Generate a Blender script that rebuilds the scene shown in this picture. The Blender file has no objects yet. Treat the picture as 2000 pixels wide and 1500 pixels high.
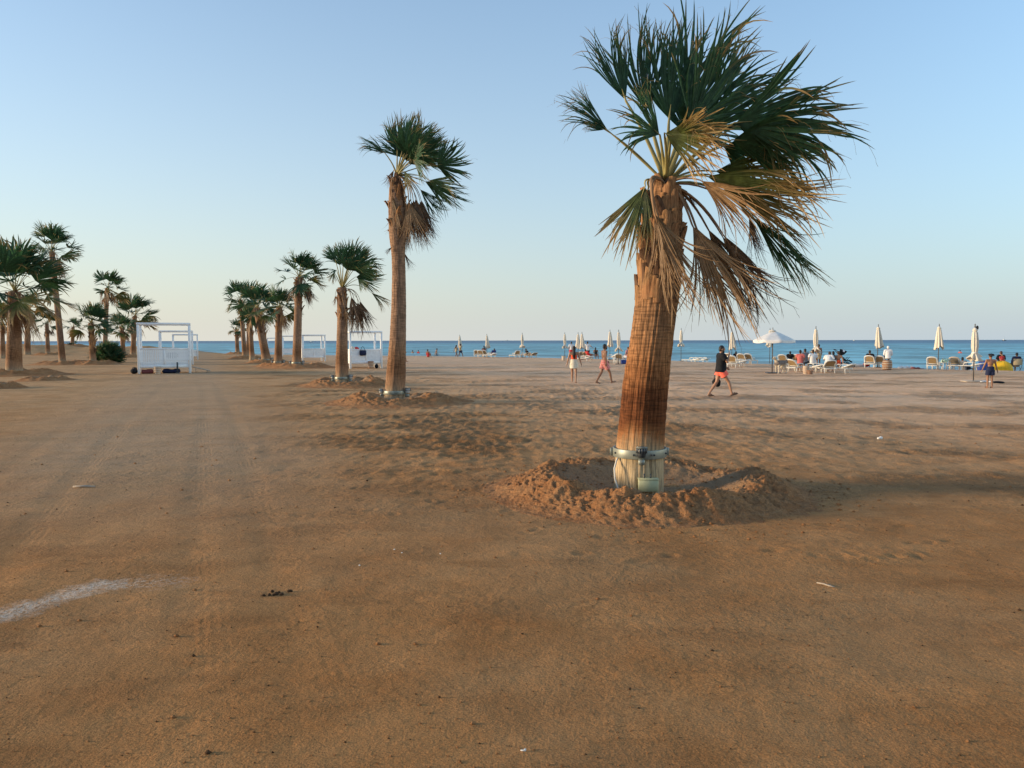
import bpy, bmesh, math, random
import numpy as np
from mathutils import Vector, Matrix

# ------------------------------------------------------------------ camera, sky, sun, exposure
SC = bpy.context.scene
COL = SC.collection
CAM_H = 1.9
FPX = 1500.0                      # focal length in photo pixels (photo 2000 x 1500)
PITCH = math.atan(85.0 / FPX)
ROLL = 0.0014
_f = np.array([0, math.cos(PITCH), -math.sin(PITCH)])
_u0 = np.array([0, math.sin(PITCH), math.cos(PITCH)])
_r0 = np.array([1.0, 0, 0])
_r = _r0 * math.cos(ROLL) - _u0 * math.sin(ROLL)
_u = _u0 * math.cos(ROLL) + _r0 * math.sin(ROLL)
cam_d = bpy.data.cameras.new("camera")
cam_d.sensor_width = 36.0
cam_d.lens = 36.0 * FPX / 2000.0
cam_d.clip_start = 0.05
cam_d.clip_end = 60000.0
cam = bpy.data.objects.new("camera", cam_d)
COL.objects.link(cam)
cam.matrix_world = Matrix(((_r[0], _u[0], -_f[0], 0), (_r[1], _u[1], -_f[1], 0), (_r[2], _u[2], -_f[2], CAM_H), (0, 0, 0, 1)))
SC.camera = cam

HAZE_K, HAZE_F = 3.2, 0.94
HAZE_C = (1.45, 1.95, 2.45)
HAZE_W = (3.3, 2.95, 2.3)
SKY_GAIN = (1.07, 1.30, 1.40)
SUN_EL = math.radians(7.5)
SUN_BACK = math.radians(2.0)     # sun stands left of the view and a little behind the camera
SUN = Vector((-math.cos(SUN_EL) * math.cos(SUN_BACK), -math.cos(SUN_EL) * math.sin(SUN_BACK), math.sin(SUN_EL)))

world = bpy.data.worlds.new("World")
SC.world = world
world.use_nodes = True
wt = world.node_tree
for n in list(wt.nodes):
    wt.nodes.remove(n)
w_out = wt.nodes.new("ShaderNodeOutputWorld")
w_bg = wt.nodes.new("ShaderNodeBackground")
w_bg.inputs["Strength"].default_value = 0.15
sky = wt.nodes.new("ShaderNodeTexSky")
sky.sky_type = 'NISHITA'
sky.sun_disc = False
sky.sun_elevation = SUN_EL
sky.sun_rotation = -math.atan2(SUN.x, SUN.y)
sky.altitude = 0
sky.air_density = 1.0
sky.dust_density = 1.2
sky.ozone_density = 2.5
# dusty sea air: the sky pales evenly toward the whole horizon
def wn(typ, **p):
    n = wt.nodes.new("ShaderNode" + typ)
    for k, v in p.items(): setattr(n, k, v)
    return n
w_co = wn("TexCoord"); w_sep = wn("SeparateXYZ"); wt.links.new(w_co.outputs["Generated"], w_sep.inputs[0])
w_abs = wn("Math", operation='MAXIMUM'); wt.links.new(w_sep.outputs[2], w_abs.inputs[0]); w_abs.inputs[1].default_value = 0.0
w_mul = wn("Math", operation='MULTIPLY'); wt.links.new(w_abs.outputs[0], w_mul.inputs[0]); w_mul.inputs[1].default_value = -HAZE_K
w_exp = wn("Math", operation='EXPONENT'); wt.links.new(w_mul.outputs[0], w_exp.inputs[0])
w_fac = wn("Math", operation='MULTIPLY'); wt.links.new(w_exp.outputs[0], w_fac.inputs[0]); w_fac.inputs[1].default_value = HAZE_F
w_gain = wn("Mix", data_type='RGBA', blend_type='MULTIPLY'); w_gain.inputs[0].default_value = 1.0
wt.links.new(sky.outputs[0], w_gain.inputs[6]); w_gain.inputs[7].default_value = (*SKY_GAIN, 1)
w_mix = wn("Mix", data_type='RGBA'); wt.links.new(w_fac.outputs[0], w_mix.inputs[0])
wt.links.new(w_gain.outputs[2], w_mix.inputs[6])
# the dust glows warmer toward the sun, bluer away from it
w_dot = wn("VectorMath", operation='DOT_PRODUCT'); wt.links.new(w_co.outputs["Generated"], w_dot.inputs[0]); w_dot.inputs[1].default_value = tuple(SUN)
w_g = wn("MapRange"); wt.links.new(w_dot.outputs["Value"], w_g.inputs[0])
for i_, v_ in ((1, -1.0), (2, 1.0), (3, 0.0), (4, 1.0)): w_g.inputs[i_].default_value = v_
w_hz = wn("Mix", data_type='RGBA'); wt.links.new(w_g.outputs[0], w_hz.inputs[0])
w_hz.inputs[6].default_value = (*HAZE_C, 1); w_hz.inputs[7].default_value = (*HAZE_W, 1)
wt.links.new(w_hz.outputs[2], w_mix.inputs[7])
wt.links.new(w_mix.outputs[2], w_bg.inputs["Color"])
wt.links.new(w_bg.outputs[0], w_out.inputs["Surface"])

sun_d = bpy.data.lights.new("sun", 'SUN')
sun_d.energy = 3.2
sun_d.angle = math.radians(12.0)
sun_d.color = (1.0, 0.77, 0.50)
sun_o = bpy.data.objects.new("sun", sun_d)
COL.objects.link(sun_o)
sun_o.location = (-40, -10, 30)
sun_o.rotation_euler = SUN.to_track_quat('Z', 'Y').to_euler()

SC.view_settings.view_transform = 'Standard'
SC.view_settings.look = 'None'
SC.view_settings.exposure = 0.95
SC.view_settings.gamma = 1.0
SC.view_settings.use_curve_mapping = False
SC.render.engine = 'CYCLES'
SC.cycles.max_bounces = 6
SC.cycles.use_denoising = True

# ------------------------------------------------------------------ small tools
R = math.radians
def V(*a): return np.array(a, float)
def nrm(v):
    v = np.asarray(v, float)
    return v / max(1e-9, np.linalg.norm(v))
def nrmr(a): return a / np.maximum(1e-9, np.linalg.norm(a, axis=-1, keepdims=True))

def ray(px, py):
    return _r * ((px - 1000.0) / FPX) + _u * ((750.0 - py) / FPX) + _f
def on_ground(px, py, z=0.0):
    """the point of the flat beach that the photograph shows at this pixel"""
    d = ray(px, py); k = (z - CAM_H) / d[2]
    return V(d[0] * k, d[1] * k, z)
def at_depth(px, py, y):
    d = ray(px, py); k = y / d[1]
    return V(d[0] * k, y, CAM_H + d[2] * k)

_perm = {}
def perlin(x, y, seed=0):
    """plain gradient noise, about -0.7..0.7"""
    if seed not in _perm:
        rs = np.random.RandomState(seed)
        a = rs.rand(256) * 2 * np.pi
        _perm[seed] = (rs.permutation(256), np.cos(a), np.sin(a))
    p, gx, gy = _perm[seed]
    xi = np.floor(x).astype(np.int64); yi = np.floor(y).astype(np.int64)
    xf = x - xi; yf = y - yi
    def g(ix, iy, dx, dy):
        h = p[(p[ix & 255] + iy) & 255]
        return gx[h] * dx + gy[h] * dy
    u = xf * xf * xf * (xf * (xf * 6 - 15) + 10); v = yf * yf * yf * (yf * (yf * 6 - 15) + 10)
    a = g(xi, yi, xf, yf); b = g(xi + 1, yi, xf - 1, yf)
    c = g(xi, yi + 1, xf, yf - 1); d = g(xi + 1, yi + 1, xf - 1, yf - 1)
    return (a + u * (b - a)) + v * ((c + u * (d - c)) - (a + u * (b - a)))
def fbm(x, y, seed=0, octs=4, gain=0.5):
    s = 0; a = 1.0
    for o in range(octs):
        s = s + a * perlin(x * 2 ** o + 13.7 * o, y * 2 ** o - 7.1 * o, seed + o); a *= gain
    return s
def smooth01(x, a, b):
    t = np.clip((x - a) / (b - a), 0, 1)
    return t * t * (3 - 2 * t)

class MB:
    """collects shapes for ONE mesh object"""
    def __init__(self): self.v = []; self.f = []; self.m = []; self.n = 0; self.attr = []
    def add(self, verts, faces, mi=0, attr=None):
        verts = np.asarray(verts, float)
        self.v.append(verts); o = self.n
        for f in faces: self.f.append(tuple(int(i) + o for i in f)); self.m.append(mi)
        self.attr.append(np.zeros(len(verts)) if attr is None else np.asarray(attr, float))
        self.n += len(verts); return self
    def box(self, c, size, rz=0.0, mi=0, bev=0.0, M=None):
        sx, sy, sz = [s / 2 for s in size]
        b = min(bev, sx * .9, sy * .9, sz * .9)
        if b <= 0:
            p = np.array([(x, y, z) for z in (-sz, sz) for x, y in ((-sx, -sy), (sx, -sy), (sx, sy), (-sx, sy))])
            fs = [(3, 2, 1, 0), (4, 5, 6, 7), (0, 1, 5, 4), (1, 2, 6, 5), (2, 3, 7, 6), (3, 0, 4, 7)]
        else:
            rings = []
            for z, k in ((-sz, b), (-sz + b, 0), (sz - b, 0), (sz, b)):
                x1, y1 = sx - k, sy - k
                rings.append([(-x1 + b, -y1, z), (x1 - b, -y1, z), (x1, -y1 + b, z), (x1, y1 - b, z), (x1 - b, y1, z), (-x1 + b, y1, z), (-x1, y1 - b, z), (-x1, -y1 + b, z)])
            p = np.array([q for r_ in rings for q in r_])
            fs = [tuple(reversed(range(8))), tuple(range(24, 32))]
            for i in range(3):
                for j in range(8):
                    fs.append((i * 8 + j, i * 8 + (j + 1) % 8, i * 8 + 8 + (j + 1) % 8, i * 8 + 8 + j))
        if rz:
            ca, sa = math.cos(rz), math.sin(rz)
            p = np.stack([p[:, 0] * ca - p[:, 1] * sa, p[:, 0] * sa + p[:, 1] * ca, p[:, 2]], 1)
        if M is not None: p = p @ np.asarray(M).T
        return self.add(p + np.asarray(c, float), fs, mi)
    def tube(self, path, rad, n=8, mi=0, caps=True, flat=1.0, attr=None):
        P = np.asarray(path, float); k = len(P)
        rad = np.broadcast_to(np.asarray(rad, float), (k,))
        T = nrmr(np.gradient(P, axis=0))
        ref = V(0, 0, 1) if abs(T[0][2]) < 0.9 else V(0, 1, 0)
        a = nrm(np.cross(T[0], ref)); A = []
        for i in range(k):
            a = nrm(a - T[i] * np.dot(a, T[i])); A.append(a)
        A = np.array(A); B = np.cross(T, A)
        th = np.linspace(0, 2 * np.pi, n, endpoint=False)
        pts = P[:, None] + rad[:, None, None] * (A[:, None] * np.cos(th)[None, :, None] + B[:, None] * (flat * np.sin(th))[None, :, None])
        fs = []
        for i in range(k - 1):
            for j in range(n):
                j2 = (j + 1) % n
                fs.append((i * n + j, i * n + j2, (i + 1) * n + j2, (i + 1) * n + j))
        if caps: fs.append(tuple(reversed(range(n)))); fs.append(tuple(range((k - 1) * n, k * n)))
        return self.add(pts.reshape(-1, 3), fs, mi, None if attr is None else np.repeat(attr, n))
    def capsule(self, p0, r0, p1, r1, n=12, h=4, mi=0):
        p0 = np.asarray(p0, float); p1 = np.asarray(p1, float)
        d = p1 - p0; L = np.linalg.norm(d); d = d / max(L, 1e-9)
        pts = []; rr = []
        for i in range(h + 1):
            a = -np.pi / 2 + (np.pi / 2) * i / h
            pts.append(p0 + d * r0 * math.sin(a)); rr.append(max(1e-4, r0 * math.cos(a)))
        for i in range(h + 1):
            a = (np.pi / 2) * i / h
            pts.append(p1 + d * r1 * math.sin(a)); rr.append(max(1e-4, r1 * math.cos(a)))
        ref = V(0, 0, 1) if abs(d[2]) < 0.9 else V(0, 1, 0)
        a = nrm(np.cross(d, ref)); b = np.cross(d, a)
        th = np.linspace(0, 2 * np.pi, n, endpoint=False)
        ring = a[None] * np.cos(th)[:, None] + b[None] * np.sin(th)[:, None]
        P = np.concatenate([p[None] + r_ * ring for p, r_ in zip(pts, rr)])
        k = len(pts); fs = [tuple(reversed(range(n))), tuple(range((k - 1) * n, k * n))]
        for i in range(k - 1):
            for j in range(n):
                j2 = (j + 1) % n
                fs.append((i * n + j, i * n + j2, (i + 1) * n + j2, (i + 1) * n + j))
        return self.add(P, fs, mi)
    def cone(self, p0, r0, p1, r1, n=16, mi=0, sq=1.0):
        """closed frustum with flat ends"""
        return self.tube([p0, np.asarray(p0) * .5 + np.asarray(p1) * .5, p1], [r0, (r0 + r1) / 2, r1], n, mi, True, sq)
    def ell(self, c, r, n=16, k=10, M=None, mi=0):
        th = np.linspace(0, 2 * np.pi, n, endpoint=False); ph = np.linspace(-np.pi / 2 + .02, np.pi / 2 - .02, k)
        p = np.array([(math.cos(b) * math.cos(a), math.cos(b) * math.sin(a), math.sin(b)) for b in ph for a in th]) * np.asarray(r)
        if M is not None: p = p @ np.asarray(M).T
        fs = [tuple(reversed(range(n))), tuple(range((k - 1) * n, k * n))]
        for i in range(k - 1):
            for j in range(n):
                j2 = (j + 1) % n
                fs.append((i * n + j, i * n + j2, (i + 1) * n + j2, (i + 1) * n + j))
        return self.add(p + np.asarray(c), fs, mi)
    def lathe(self, prof, n=24, c=(0, 0, 0), mi=0, wob=None):
        pts = []
        for i, (r_, z) in enumerate(prof):
            for j in range(n):
                a = 2 * np.pi * j / n
                q = r_ * (1 if wob is None else wob(a, i / (len(prof) - 1)))
                pts.append((q * math.cos(a), q * math.sin(a), z))
        fs = []
        for i in range(len(prof) - 1):
            for j in range(n):
                j2 = (j + 1) % n
                fs.append((i * n + j, i * n + j2, (i + 1) * n + j2, (i + 1) * n + j))
        return self.add(np.array(pts) + np.asarray(c, float), fs, mi)
    def grid(self, P, mi=0, attr=None, wrap=False):
        """P: array (rows, cols, 3)"""
        a, b = P.shape[:2]; i = np.arange(a * b).reshape(a, b)
        i2 = np.concatenate([i, i[:, :1]], 1) if wrap else i
        q = np.stack([i2[:-1, :-1], i2[:-1, 1:], i2[1:, 1:], i2[1:, :-1]], -1).reshape(-1, 4)
        return self.add(P.reshape(-1, 3), q.tolist(), mi, attr)
    def mesh(self, name, mats, smooth=True, attr=None):
        me = bpy.data.meshes.new(name)
        me.from_pydata(np.concatenate(self.v).tolist() if self.v else [], [], self.f)
        for m in (mats if isinstance(mats, (list, tuple)) else [mats]): me.materials.append(m)
        if any(self.m): me.polygons.foreach_set("material_index", self.m)
        if smooth: me.polygons.foreach_set("use_smooth", [True] * len(me.polygons))
        if attr:
            at = me.attributes.new(attr, 'FLOAT', 'POINT'); at.data.foreach_set("value", np.concatenate(self.attr).astype(np.float32))
        me.update(); return me
    def build(self, name, mats, parent=None, smooth=True, attr=None, loc=None):
        return link(name, self.mesh(name, mats, smooth, attr), parent, loc)

def big_grid_mesh(name, P, mat, attrs=None):
    """large heightfield from an array (rows, cols, 3)"""
    a, b = P.shape[:2]; i = np.arange(a * b).reshape(a, b)
    q = np.stack([i[:-1, :-1], i[:-1, 1:], i[1:, 1:], i[1:, :-1]], -1).reshape(-1, 4).astype(np.int32)
    me = bpy.data.meshes.new(name)
    me.vertices.add(a * b); me.vertices.foreach_set("co", P.reshape(-1).astype(np.float32))
    me.loops.add(q.size); me.loops.foreach_set("vertex_index", q.reshape(-1))
    me.polygons.add(len(q)); me.polygons.foreach_set("loop_start", np.arange(0, q.size, 4, dtype=np.int32))
    me.polygons.foreach_set("use_smooth", np.ones(len(q), bool))
    me.materials.append(mat)
    for k, v in (attrs or {}).items():
        me.attributes.new(k, 'FLOAT', 'POINT').data.foreach_set("value", v.reshape(-1).astype(np.float32))
    me.update(calc_edges=True); me.validate()
    return me

def link(name, data, parent=None, loc=None):
    o = bpy.data.objects.new(name, data); COL.objects.link(o)
    if parent is not None: o.parent = parent
    if loc is not None: o.location = loc
    return o
def tag(o, label, cat, group=None):
    o['label'] = label; o['category'] = cat
    if group: o['group'] = group
    return o
def thing(name, label, cat, loc=(0, 0, 0), rz=0.0, group=None):
    o = link(name, None, None, tuple(loc)); o.rotation_euler = (0, 0, rz); o.empty_display_size = .2
    return tag(o, label, cat, group)
def dup(root, loc, rz, label, group=None, sc=1.0):
    """a copy of a thing together with copies of its parts and sub-parts"""
    r = root.copy(); COL.objects.link(r); r.location = tuple(loc); r.rotation_euler = (0, 0, rz); r.scale = (sc, sc, sc)
    r['label'] = label
    if group: r['group'] = group
    for ch in list(root.children):
        c = ch.copy(); COL.objects.link(c); c.parent = r
        for g in list(ch.children):
            d = g.copy(); COL.objects.link(d); d.parent = c
    return r

# ------------------------------------------------------------------ materials
class NT:
    def __init__(s, name):
        s.mat = bpy.data.materials.new(name); s.mat.use_nodes = True; s.t = s.mat.node_tree
        for n in list(s.t.nodes): s.t.nodes.remove(n)
        s.out = s.t.nodes.new("ShaderNodeOutputMaterial")
    def n(s, typ, ins=None, out=0, **props):
        nd = s.t.nodes.new("ShaderNode" + typ)
        for k, v in props.items(): setattr(nd, k, v)
        for k, v in (ins or {}).items():
            sk = nd.inputs[k]
            if isinstance(v, bpy.types.NodeSocket): s.t.links.new(v, sk)
            else: sk.default_value = v
        return nd.outputs[out]
    def math(s, op, a, b=0.0, c=0.0, clamp=False):
        return s.n("Math", {0: a, 1: b, 2: c}, operation=op, use_clamp=clamp)
    def mix(s, fac, a, b, bt='MIX'):
        return s.n("Mix", {0: fac, 6: a, 7: b}, out=2, data_type='RGBA', blend_type=bt)
    def ramp(s, fac, stops):
        nd = s.t.nodes.new("ShaderNodeValToRGB"); s.t.links.new(fac, nd.inputs[0])
        el = nd.color_ramp.elements
        while len(el) < len(stops): el.new(0.5)
        for e, (p, c) in zip(el, stops):
            e.position = p; e.color = c if len(c) == 4 else (*c, 1)
        return nd.outputs[0]
    def noise(s, vec, scale, detail=4.0, rough=.5, dist=0.0):
        return s.n("TexNoise", {"Vector": vec, "Scale": scale, "Detail": detail, "Roughness": rough, "Distortion": dist})
    def maprange(s, v, a, b, c=0.0, d=1.0):
        return s.n("MapRange", {0: v, 1: a, 2: b, 3: c, 4: d})
    def bump(s, h, strength, dist, normal=None):
        ins = {"Height": h, "Strength": strength, "Distance": dist}
        if normal is not None: ins["Normal"] = normal
        return s.n("Bump", ins)
    def bsdf(s, col, rough=.8, spec=.3, normal=None, metal=0.0, extra=None):
        ins = {"Base Color": col, "Roughness": rough, "Specular IOR Level": spec, "Metallic": metal}
        if normal is not None: ins["Normal"] = normal
        ins.update(extra or {})
        return s.n("BsdfPrincipled", ins)
    def done(s, sh):
        s.t.links.new(sh, s.out.inputs[0]); return s.mat
def c4(*c): return (c[0], c[1], c[2], 1.0)

def m_simple(name, col, rough=.7, spec=.3, var=.12, scale=8.0, bump=.0, bdist=.01, metal=0.0, bscale=None):
    t = NT(name); co = t.n("TexCoord", out=3)
    nz = t.noise(co, scale, 5)
    k = t.maprange(nz, .3, .7, 1 - var, 1 + var)
    cc = t.mix(1.0, c4(*col), t.n("CombineColor", {0: k, 1: k, 2: k}), 'MULTIPLY')
    nb = t.bump(t.noise(co, bscale or scale * 4, 3), bump, bdist) if bump else None
    return t.done(t.bsdf(cc, rough, spec, nb, metal))

def m_leaf(name, green, tip, t0, t1, trans=.25):
    """fan-leaf blade: green that dries to straw along each segment's tip"""
    t = NT(name)
    at = t.n("Attribute", out=2, attribute_name="tip")
    co = t.n("TexCoord", out=3)
    nz = t.noise(co, 3.0, 4)
    v = t.math('ADD', at, t.math('MULTIPLY', t.math('SUBTRACT', nz, .5), .7))
    f = t.maprange(v, t0, t1)
    nz2 = t.noise(co, 14.0, 3)
    k = t.maprange(nz2, .3, .7, .65, 1.35)
    g = t.mix(1.0, c4(*green), t.n("CombineColor", {0: k, 1: k, 2: k}), 'MULTIPLY')
    col = t.mix(f, g, t.mix(t.maprange(nz2, .35, .65), c4(*tip), c4(tip[0] * .6, tip[1] * .52, tip[2] * .45)))
    p = t.bsdf(col, .48, .35)
    tr = t.n("BsdfTranslucent", {"Color": col})
    return t.done(t.n("MixShader", {0: trans, 1: p, 2: tr}))

M = {}
M['leaf_green'] = m_leaf('leaf_green', (.038, .096, .042), (.40, .28, .12), .82, 1.06, .40)
M['leaf_yellow'] = m_leaf('leaf_yellow', (.085, .11, .030), (.44, .29, .12), .35, .95)
M['leaf_dead'] = m_leaf('leaf_dead', (.34, .21, .105), (.38, .24, .12), .2, .7, .15)
M['leaf_dead_dark'] = m_leaf('leaf_dead_dark', (.20, .12, .065), (.15, .09, .05), .2, .7, .12)
M['petiole'] = m_simple('petiole', (.26, .22, .08), .5, .35, .25, 6)
M['petiole_dry'] = m_simple('petiole_dry', (.27, .16, .085), .7, .25, .3, 6, .3)
def m_fibre(name, a, b):
    """dried leaf bases: torn fibres running up the trunk"""
    t = NT(name); co = t.n("TexCoord", out=3)
    f1 = t.noise(t.n("Mapping", {0: co, 3: (1, 1, .06)}), 55.0, 5, .65); f2 = t.noise(co, 5.0, 5, .6)
    k = t.math('MULTIPLY', t.maprange(f1, .34, .62, .45, 1.25), t.maprange(f2, .3, .7, .65, 1.3))
    col = t.mix(1.0, t.mix(t.maprange(f2, .4, .62), c4(*a), c4(*b)), t.n("CombineColor", {0: k, 1: k, 2: k}), 'MULTIPLY')
    return t.done(t.bsdf(col, .9, .12, t.bump(f1, .9, .012)))
M['boot'] = m_fibre('boot', (.36, .20, .095), (.27, .13, .06))
M['boot_dark'] = m_fibre('boot_dark', (.17, .095, .055), (.10, .055, .033))

def m_bark(name, pale, orange, rust, top, pale_z=.55, sat=1.0):
    t = NT(name); co = t.n("TexCoord", out=3)
    sep = t.t.nodes.new("ShaderNodeSeparateXYZ"); t.t.links.new(co, sep.inputs[0])
    z = sep.outputs[2]
    # angle round the trunk as x/y, fibres: noise squeezed along z
    fib = t.noise(t.n("Mapping", {0: co, 3: (1, 1, .06)}), 52.0, 4, .65)
    ring = t.noise(t.n("Mapping", {0: co, 3: (.5, .5, 6.0)}), 8.0, 3, .6)
    big = t.noise(co, 1.7, 4)
    zz = t.math('ADD', z, t.math('MULTIPLY', t.math('SUBTRACT', big, .5), .55))
    zz2 = t.math('ADD', zz, t.math('MULTIPLY', t.math('SUBTRACT', fib, .5), .5))
    col = t.mix(t.maprange(zz2, pale_z - .10, pale_z + .16), c4(*pale), c4(*orange))
    rm = t.math('MULTIPLY', t.maprange(zz2, .62, .85), t.maprange(zz2, 1.75, 1.25))
    col = t.mix(t.math('MULTIPLY', rm, .92), col, c4(*rust))
    col = t.mix(t.maprange(zz, 1.5, 2.1), col, c4(*top))
    dk = t.maprange(fib, .34, .62, .45, 1.2)
    dk2 = t.maprange(ring, .36, .58, .60, 1.12)
    ringm = t.maprange(zz, .5, .9, .0, 1.0)
    dk2 = t.math('ADD', t.math('MULTIPLY', dk2, ringm), t.math('SUBTRACT', 1.0, ringm))
    k = t.math('MULTIPLY', dk, dk2)
    col = t.mix(1.0, col, t.n("CombineColor", {0: k, 1: k, 2: k}), 'MULTIPLY')
    h = t.math('ADD', fib, t.math('MULTIPLY', ring, .7))
    return t.done(t.bsdf(col, .88, .15, t.bump(h, .9, .012)))
M['bark'] = m_bark('bark', (.50, .37, .22), (.37, .165, .064), (.125, .040, .014), (.30, .155, .073))
M['bark_plain'] = m_bark('bark_plain', (.38, .28, .18), (.31, .175, .098), (.22, .11, .055), (.29, .175, .11), .35)

M['steel'] = m_simple('galvanised_steel', (.235, .245, .205), .45, .5, .22, 9, .15, .004, .35)
M['dark_metal'] = m_simple('dark_metal', (.05, .055, .06), .45, .5, .2, 9, 0, 0, .3)
M['box_green'] = m_simple('pale_green_plastic', (.42, .42, .25), .55, .4, .1, 12)
M['cable'] = m_simple('cable_white', (.62, .58, .50), .5, .4, .1, 12)
M['white_paint'] = m_simple('white_paint', (.82, .82, .82), .5, .35, .08, 6, .1, .003)
M['white_plastic'] = m_simple('white_plastic', (.74, .72, .66), .4, .4, .06, 6)
M['tan_mesh'] = m_simple('tan_mesh', (.36, .25, .13), .8, .2, .2, 30, .3, .004)
M['grey_mesh'] = m_simple('grey_mesh', (.22, .19, .15), .8, .2, .2, 30, .3, .004)
M['canvas'] = m_simple('canvas', (.66, .595, .49), .85, .15, .10, 5, .3, .01, 0, 18)
M['canvas_white'] = m_simple('canvas_white', (.74, .71, .66), .85, .15, .07, 5, .2, .01, 0, 18)
M['pole'] = m_simple('umbrella_pole', (.10, .085, .07), .5, .4, .2, 9)
M['black'] = m_simple('black_cloth', (.012, .013, .016), .85, .2, .3, 12, .3)
M['navy'] = m_simple('navy_cloth', (.018, .024, .06), .8, .2, .3, 12, .3)
M['blue'] = m_simple('blue_cloth', (.035, .07, .26), .7, .25, .2, 9, .3)
M['yellow'] = m_simple('yellow_fabric', (.72, .44, .02), .6, .3, .1, 7, .2)
M['white_cloth'] = m_simple('white_cloth', (.72, .71, .70), .85, .15, .07, 14, .4)
M['cream_cloth'] = m_simple('cream_cloth', (.70, .64, .50), .85, .15, .07, 14, .4)
M['orange_cloth'] = m_simple('orange_cloth', (.75, .10, .035), .8, .15, .1, 14, .4)
M['coral_cloth'] = m_simple('coral_cloth', (.95, .17, .115), .75, .15, .06, 10, .4)
M['red_cloth'] = m_simple('red_cloth', (.55, .06, .06), .8, .15, .1, 14, .4)
M['pink_red'] = m_simple('pinkish_red_cloth', (.58, .16, .14), .8, .15, .1, 14, .4)
M['dark_red'] = m_simple('dark_red_plastic', (.20, .05, .045), .6, .3, .15, 14)
M['grey_cloth'] = m_simple('grey_cloth', (.16, .17, .19), .8, .2, .2, 14, .3)
M['green_cloth'] = m_simple('pale_green_cloth', (.40, .55, .44), .85, .15, .15, 9, .4)
M['tan_cloth'] = m_simple('tan_cloth', (.45, .34, .20), .85, .15, .15, 14, .4)
M['skin'] = m_simple('skin', (.36, .19, .115), .5, .4, .08, 9)
M['skin_tan'] = m_simple('skin_tanned', (.26, .125, .07), .5, .4, .08, 9)
M['skin_dark'] = m_simple('skin_dark', (.20, .10, .06), .5, .4, .08, 9)
M['hair'] = m_simple('dark_hair', (.013, .010, .009), .55, .4, .3, 30, .5, .01)
M['hair_brown'] = m_simple('brown_hair', (.05, .028, .016), .55, .4, .3, 30, .5, .01)
M['sole'] = m_simple('sandal_sole', (.06, .045, .035), .7, .3, .2, 14)
M['bin'] = m_simple('bin_beige', (.52, .42, .32), .7, .25, .15, 10)
M['bin_brown'] = m_simple('bin_brown', (.34, .18, .10), .7, .25, .2, 10)
M['fur_pale'] = m_simple('pale_fur', (.58, .50, .38), .9, .1, .2, 20, .6, .02)
M['fur_grey'] = m_simple('grey_fur', (.20, .17, .155), .9, .1, .3, 20, .6, .02)
M['wood'] = m_simple('weathered_wood', (.40, .33, .26), .8, .2, .25, 14, .4)
M['stone'] = m_simple('stone', (.40, .29, .20), .85, .2, .3, 6, .4)
M['shell'] = m_simple('shell_white', (.75, .72, .66), .6, .3, .1, 20)
M['dark_clod'] = m_simple('dark_clod', (.06, .035, .02), .95, .1, .3, 40, .6)
M['tyre'] = m_simple('rubber', (.02, .02, .02), .7, .3, .2, 14)
def m_print(name, a, b):
    t = NT(name); co = t.n("TexCoord", out=3)
    v = t.n("TexVoronoi", {"Vector": co, "Scale": 16.0}); nz = t.noise(co, 22.0, 2)
    f = t.maprange(t.math('ADD', v, t.math('MULTIPLY', nz, .4)), .5, .62)
    return t.done(t.bsdf(t.mix(f, c4(*a), c4(*b)), .8, .2))
M['pink_print'] = m_print('pink_print_cloth', (.52, .10, .10), (.62, .27, .24))

# ------------------------------------------------------------------ the beach: one sheet from behind the camera to under the sea
SHORE = np.array([(-900, 330), (-400, 215), (-150, 150), (-87, 131), (-48, 117), (-20, 103), (0, 91), (10, 79.5), (16.5, 72), (22, 62), (27.5, 53), (34, 47.5), (46, 38), (80, 10), (260, -120), (900, -500)], float)
def shore_dist(x, y):
    """signed distance to the waterline, positive on land"""
    best = np.full(np.shape(x), 1e9); sgn = np.ones(np.shape(x))
    for a, b in zip(SHORE[:-1], SHORE[1:]):
        d = b - a; L2 = d @ d
        t = np.clip(((x - a[0]) * d[0] + (y - a[1]) * d[1]) / L2, 0, 1)
        ex = x - (a[0] + t * d[0]); ey = y - (a[1] + t * d[1])
        q = ex * ex + ey * ey
        s = np.where(d[0] * (y - a[1]) - d[1] * (x - a[0]) > 0, -1.0, 1.0)
        m = q < best
        best = np.where(m, q, best); sgn = np.where(m, s, sgn)
    return np.sqrt(best) * sgn
ROAD = nrm(V(-0.405, 1.0)); ROADN = V(ROAD[1], -ROAD[0])          # the dirt track and the palm rows run along this line
def road_uv(x, y): return x * ROADN[0] + y * ROADN[1], x * ROAD[0] + y * ROAD[1]
WATER_Z = -0.16

def ground_coarse(x, y):
    x = np.asarray(x, float); y = np.asarray(y, float)
    s = shore_dist(x, y) + 1.6 * perlin(x / 9.0, y / 9.0, 3) + .6 * perlin(x / 2.6, y / 2.6, 4)
    z = -0.9 * smooth01(s, 2.6, -9.0) - 5.0 * smooth01(s, -6, -90)
    z = z + 0.03 * fbm(x / 7.0, y / 7.0, 5, 3) * smooth01(y, 2, 12)
    z = z + 0.012 * fbm(x / 1.3, y / 1.3, 8, 3)
    # low dunes between the far left palms and the sea
    dx = (x + 80) / 34.0; dy = (y - 112 + (x + 80) * -0.3) / 9.0
    z = z + np.exp(-dx * dx * dx * dx - dy * dy) * (1.0 + .9 * fbm(x / 11.0, y / 7.0, 31, 4)) * 1.25
    return z
def ground_z(x, y): return float(ground_coarse(np.array([x]), np.array([y]))[0])

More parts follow.
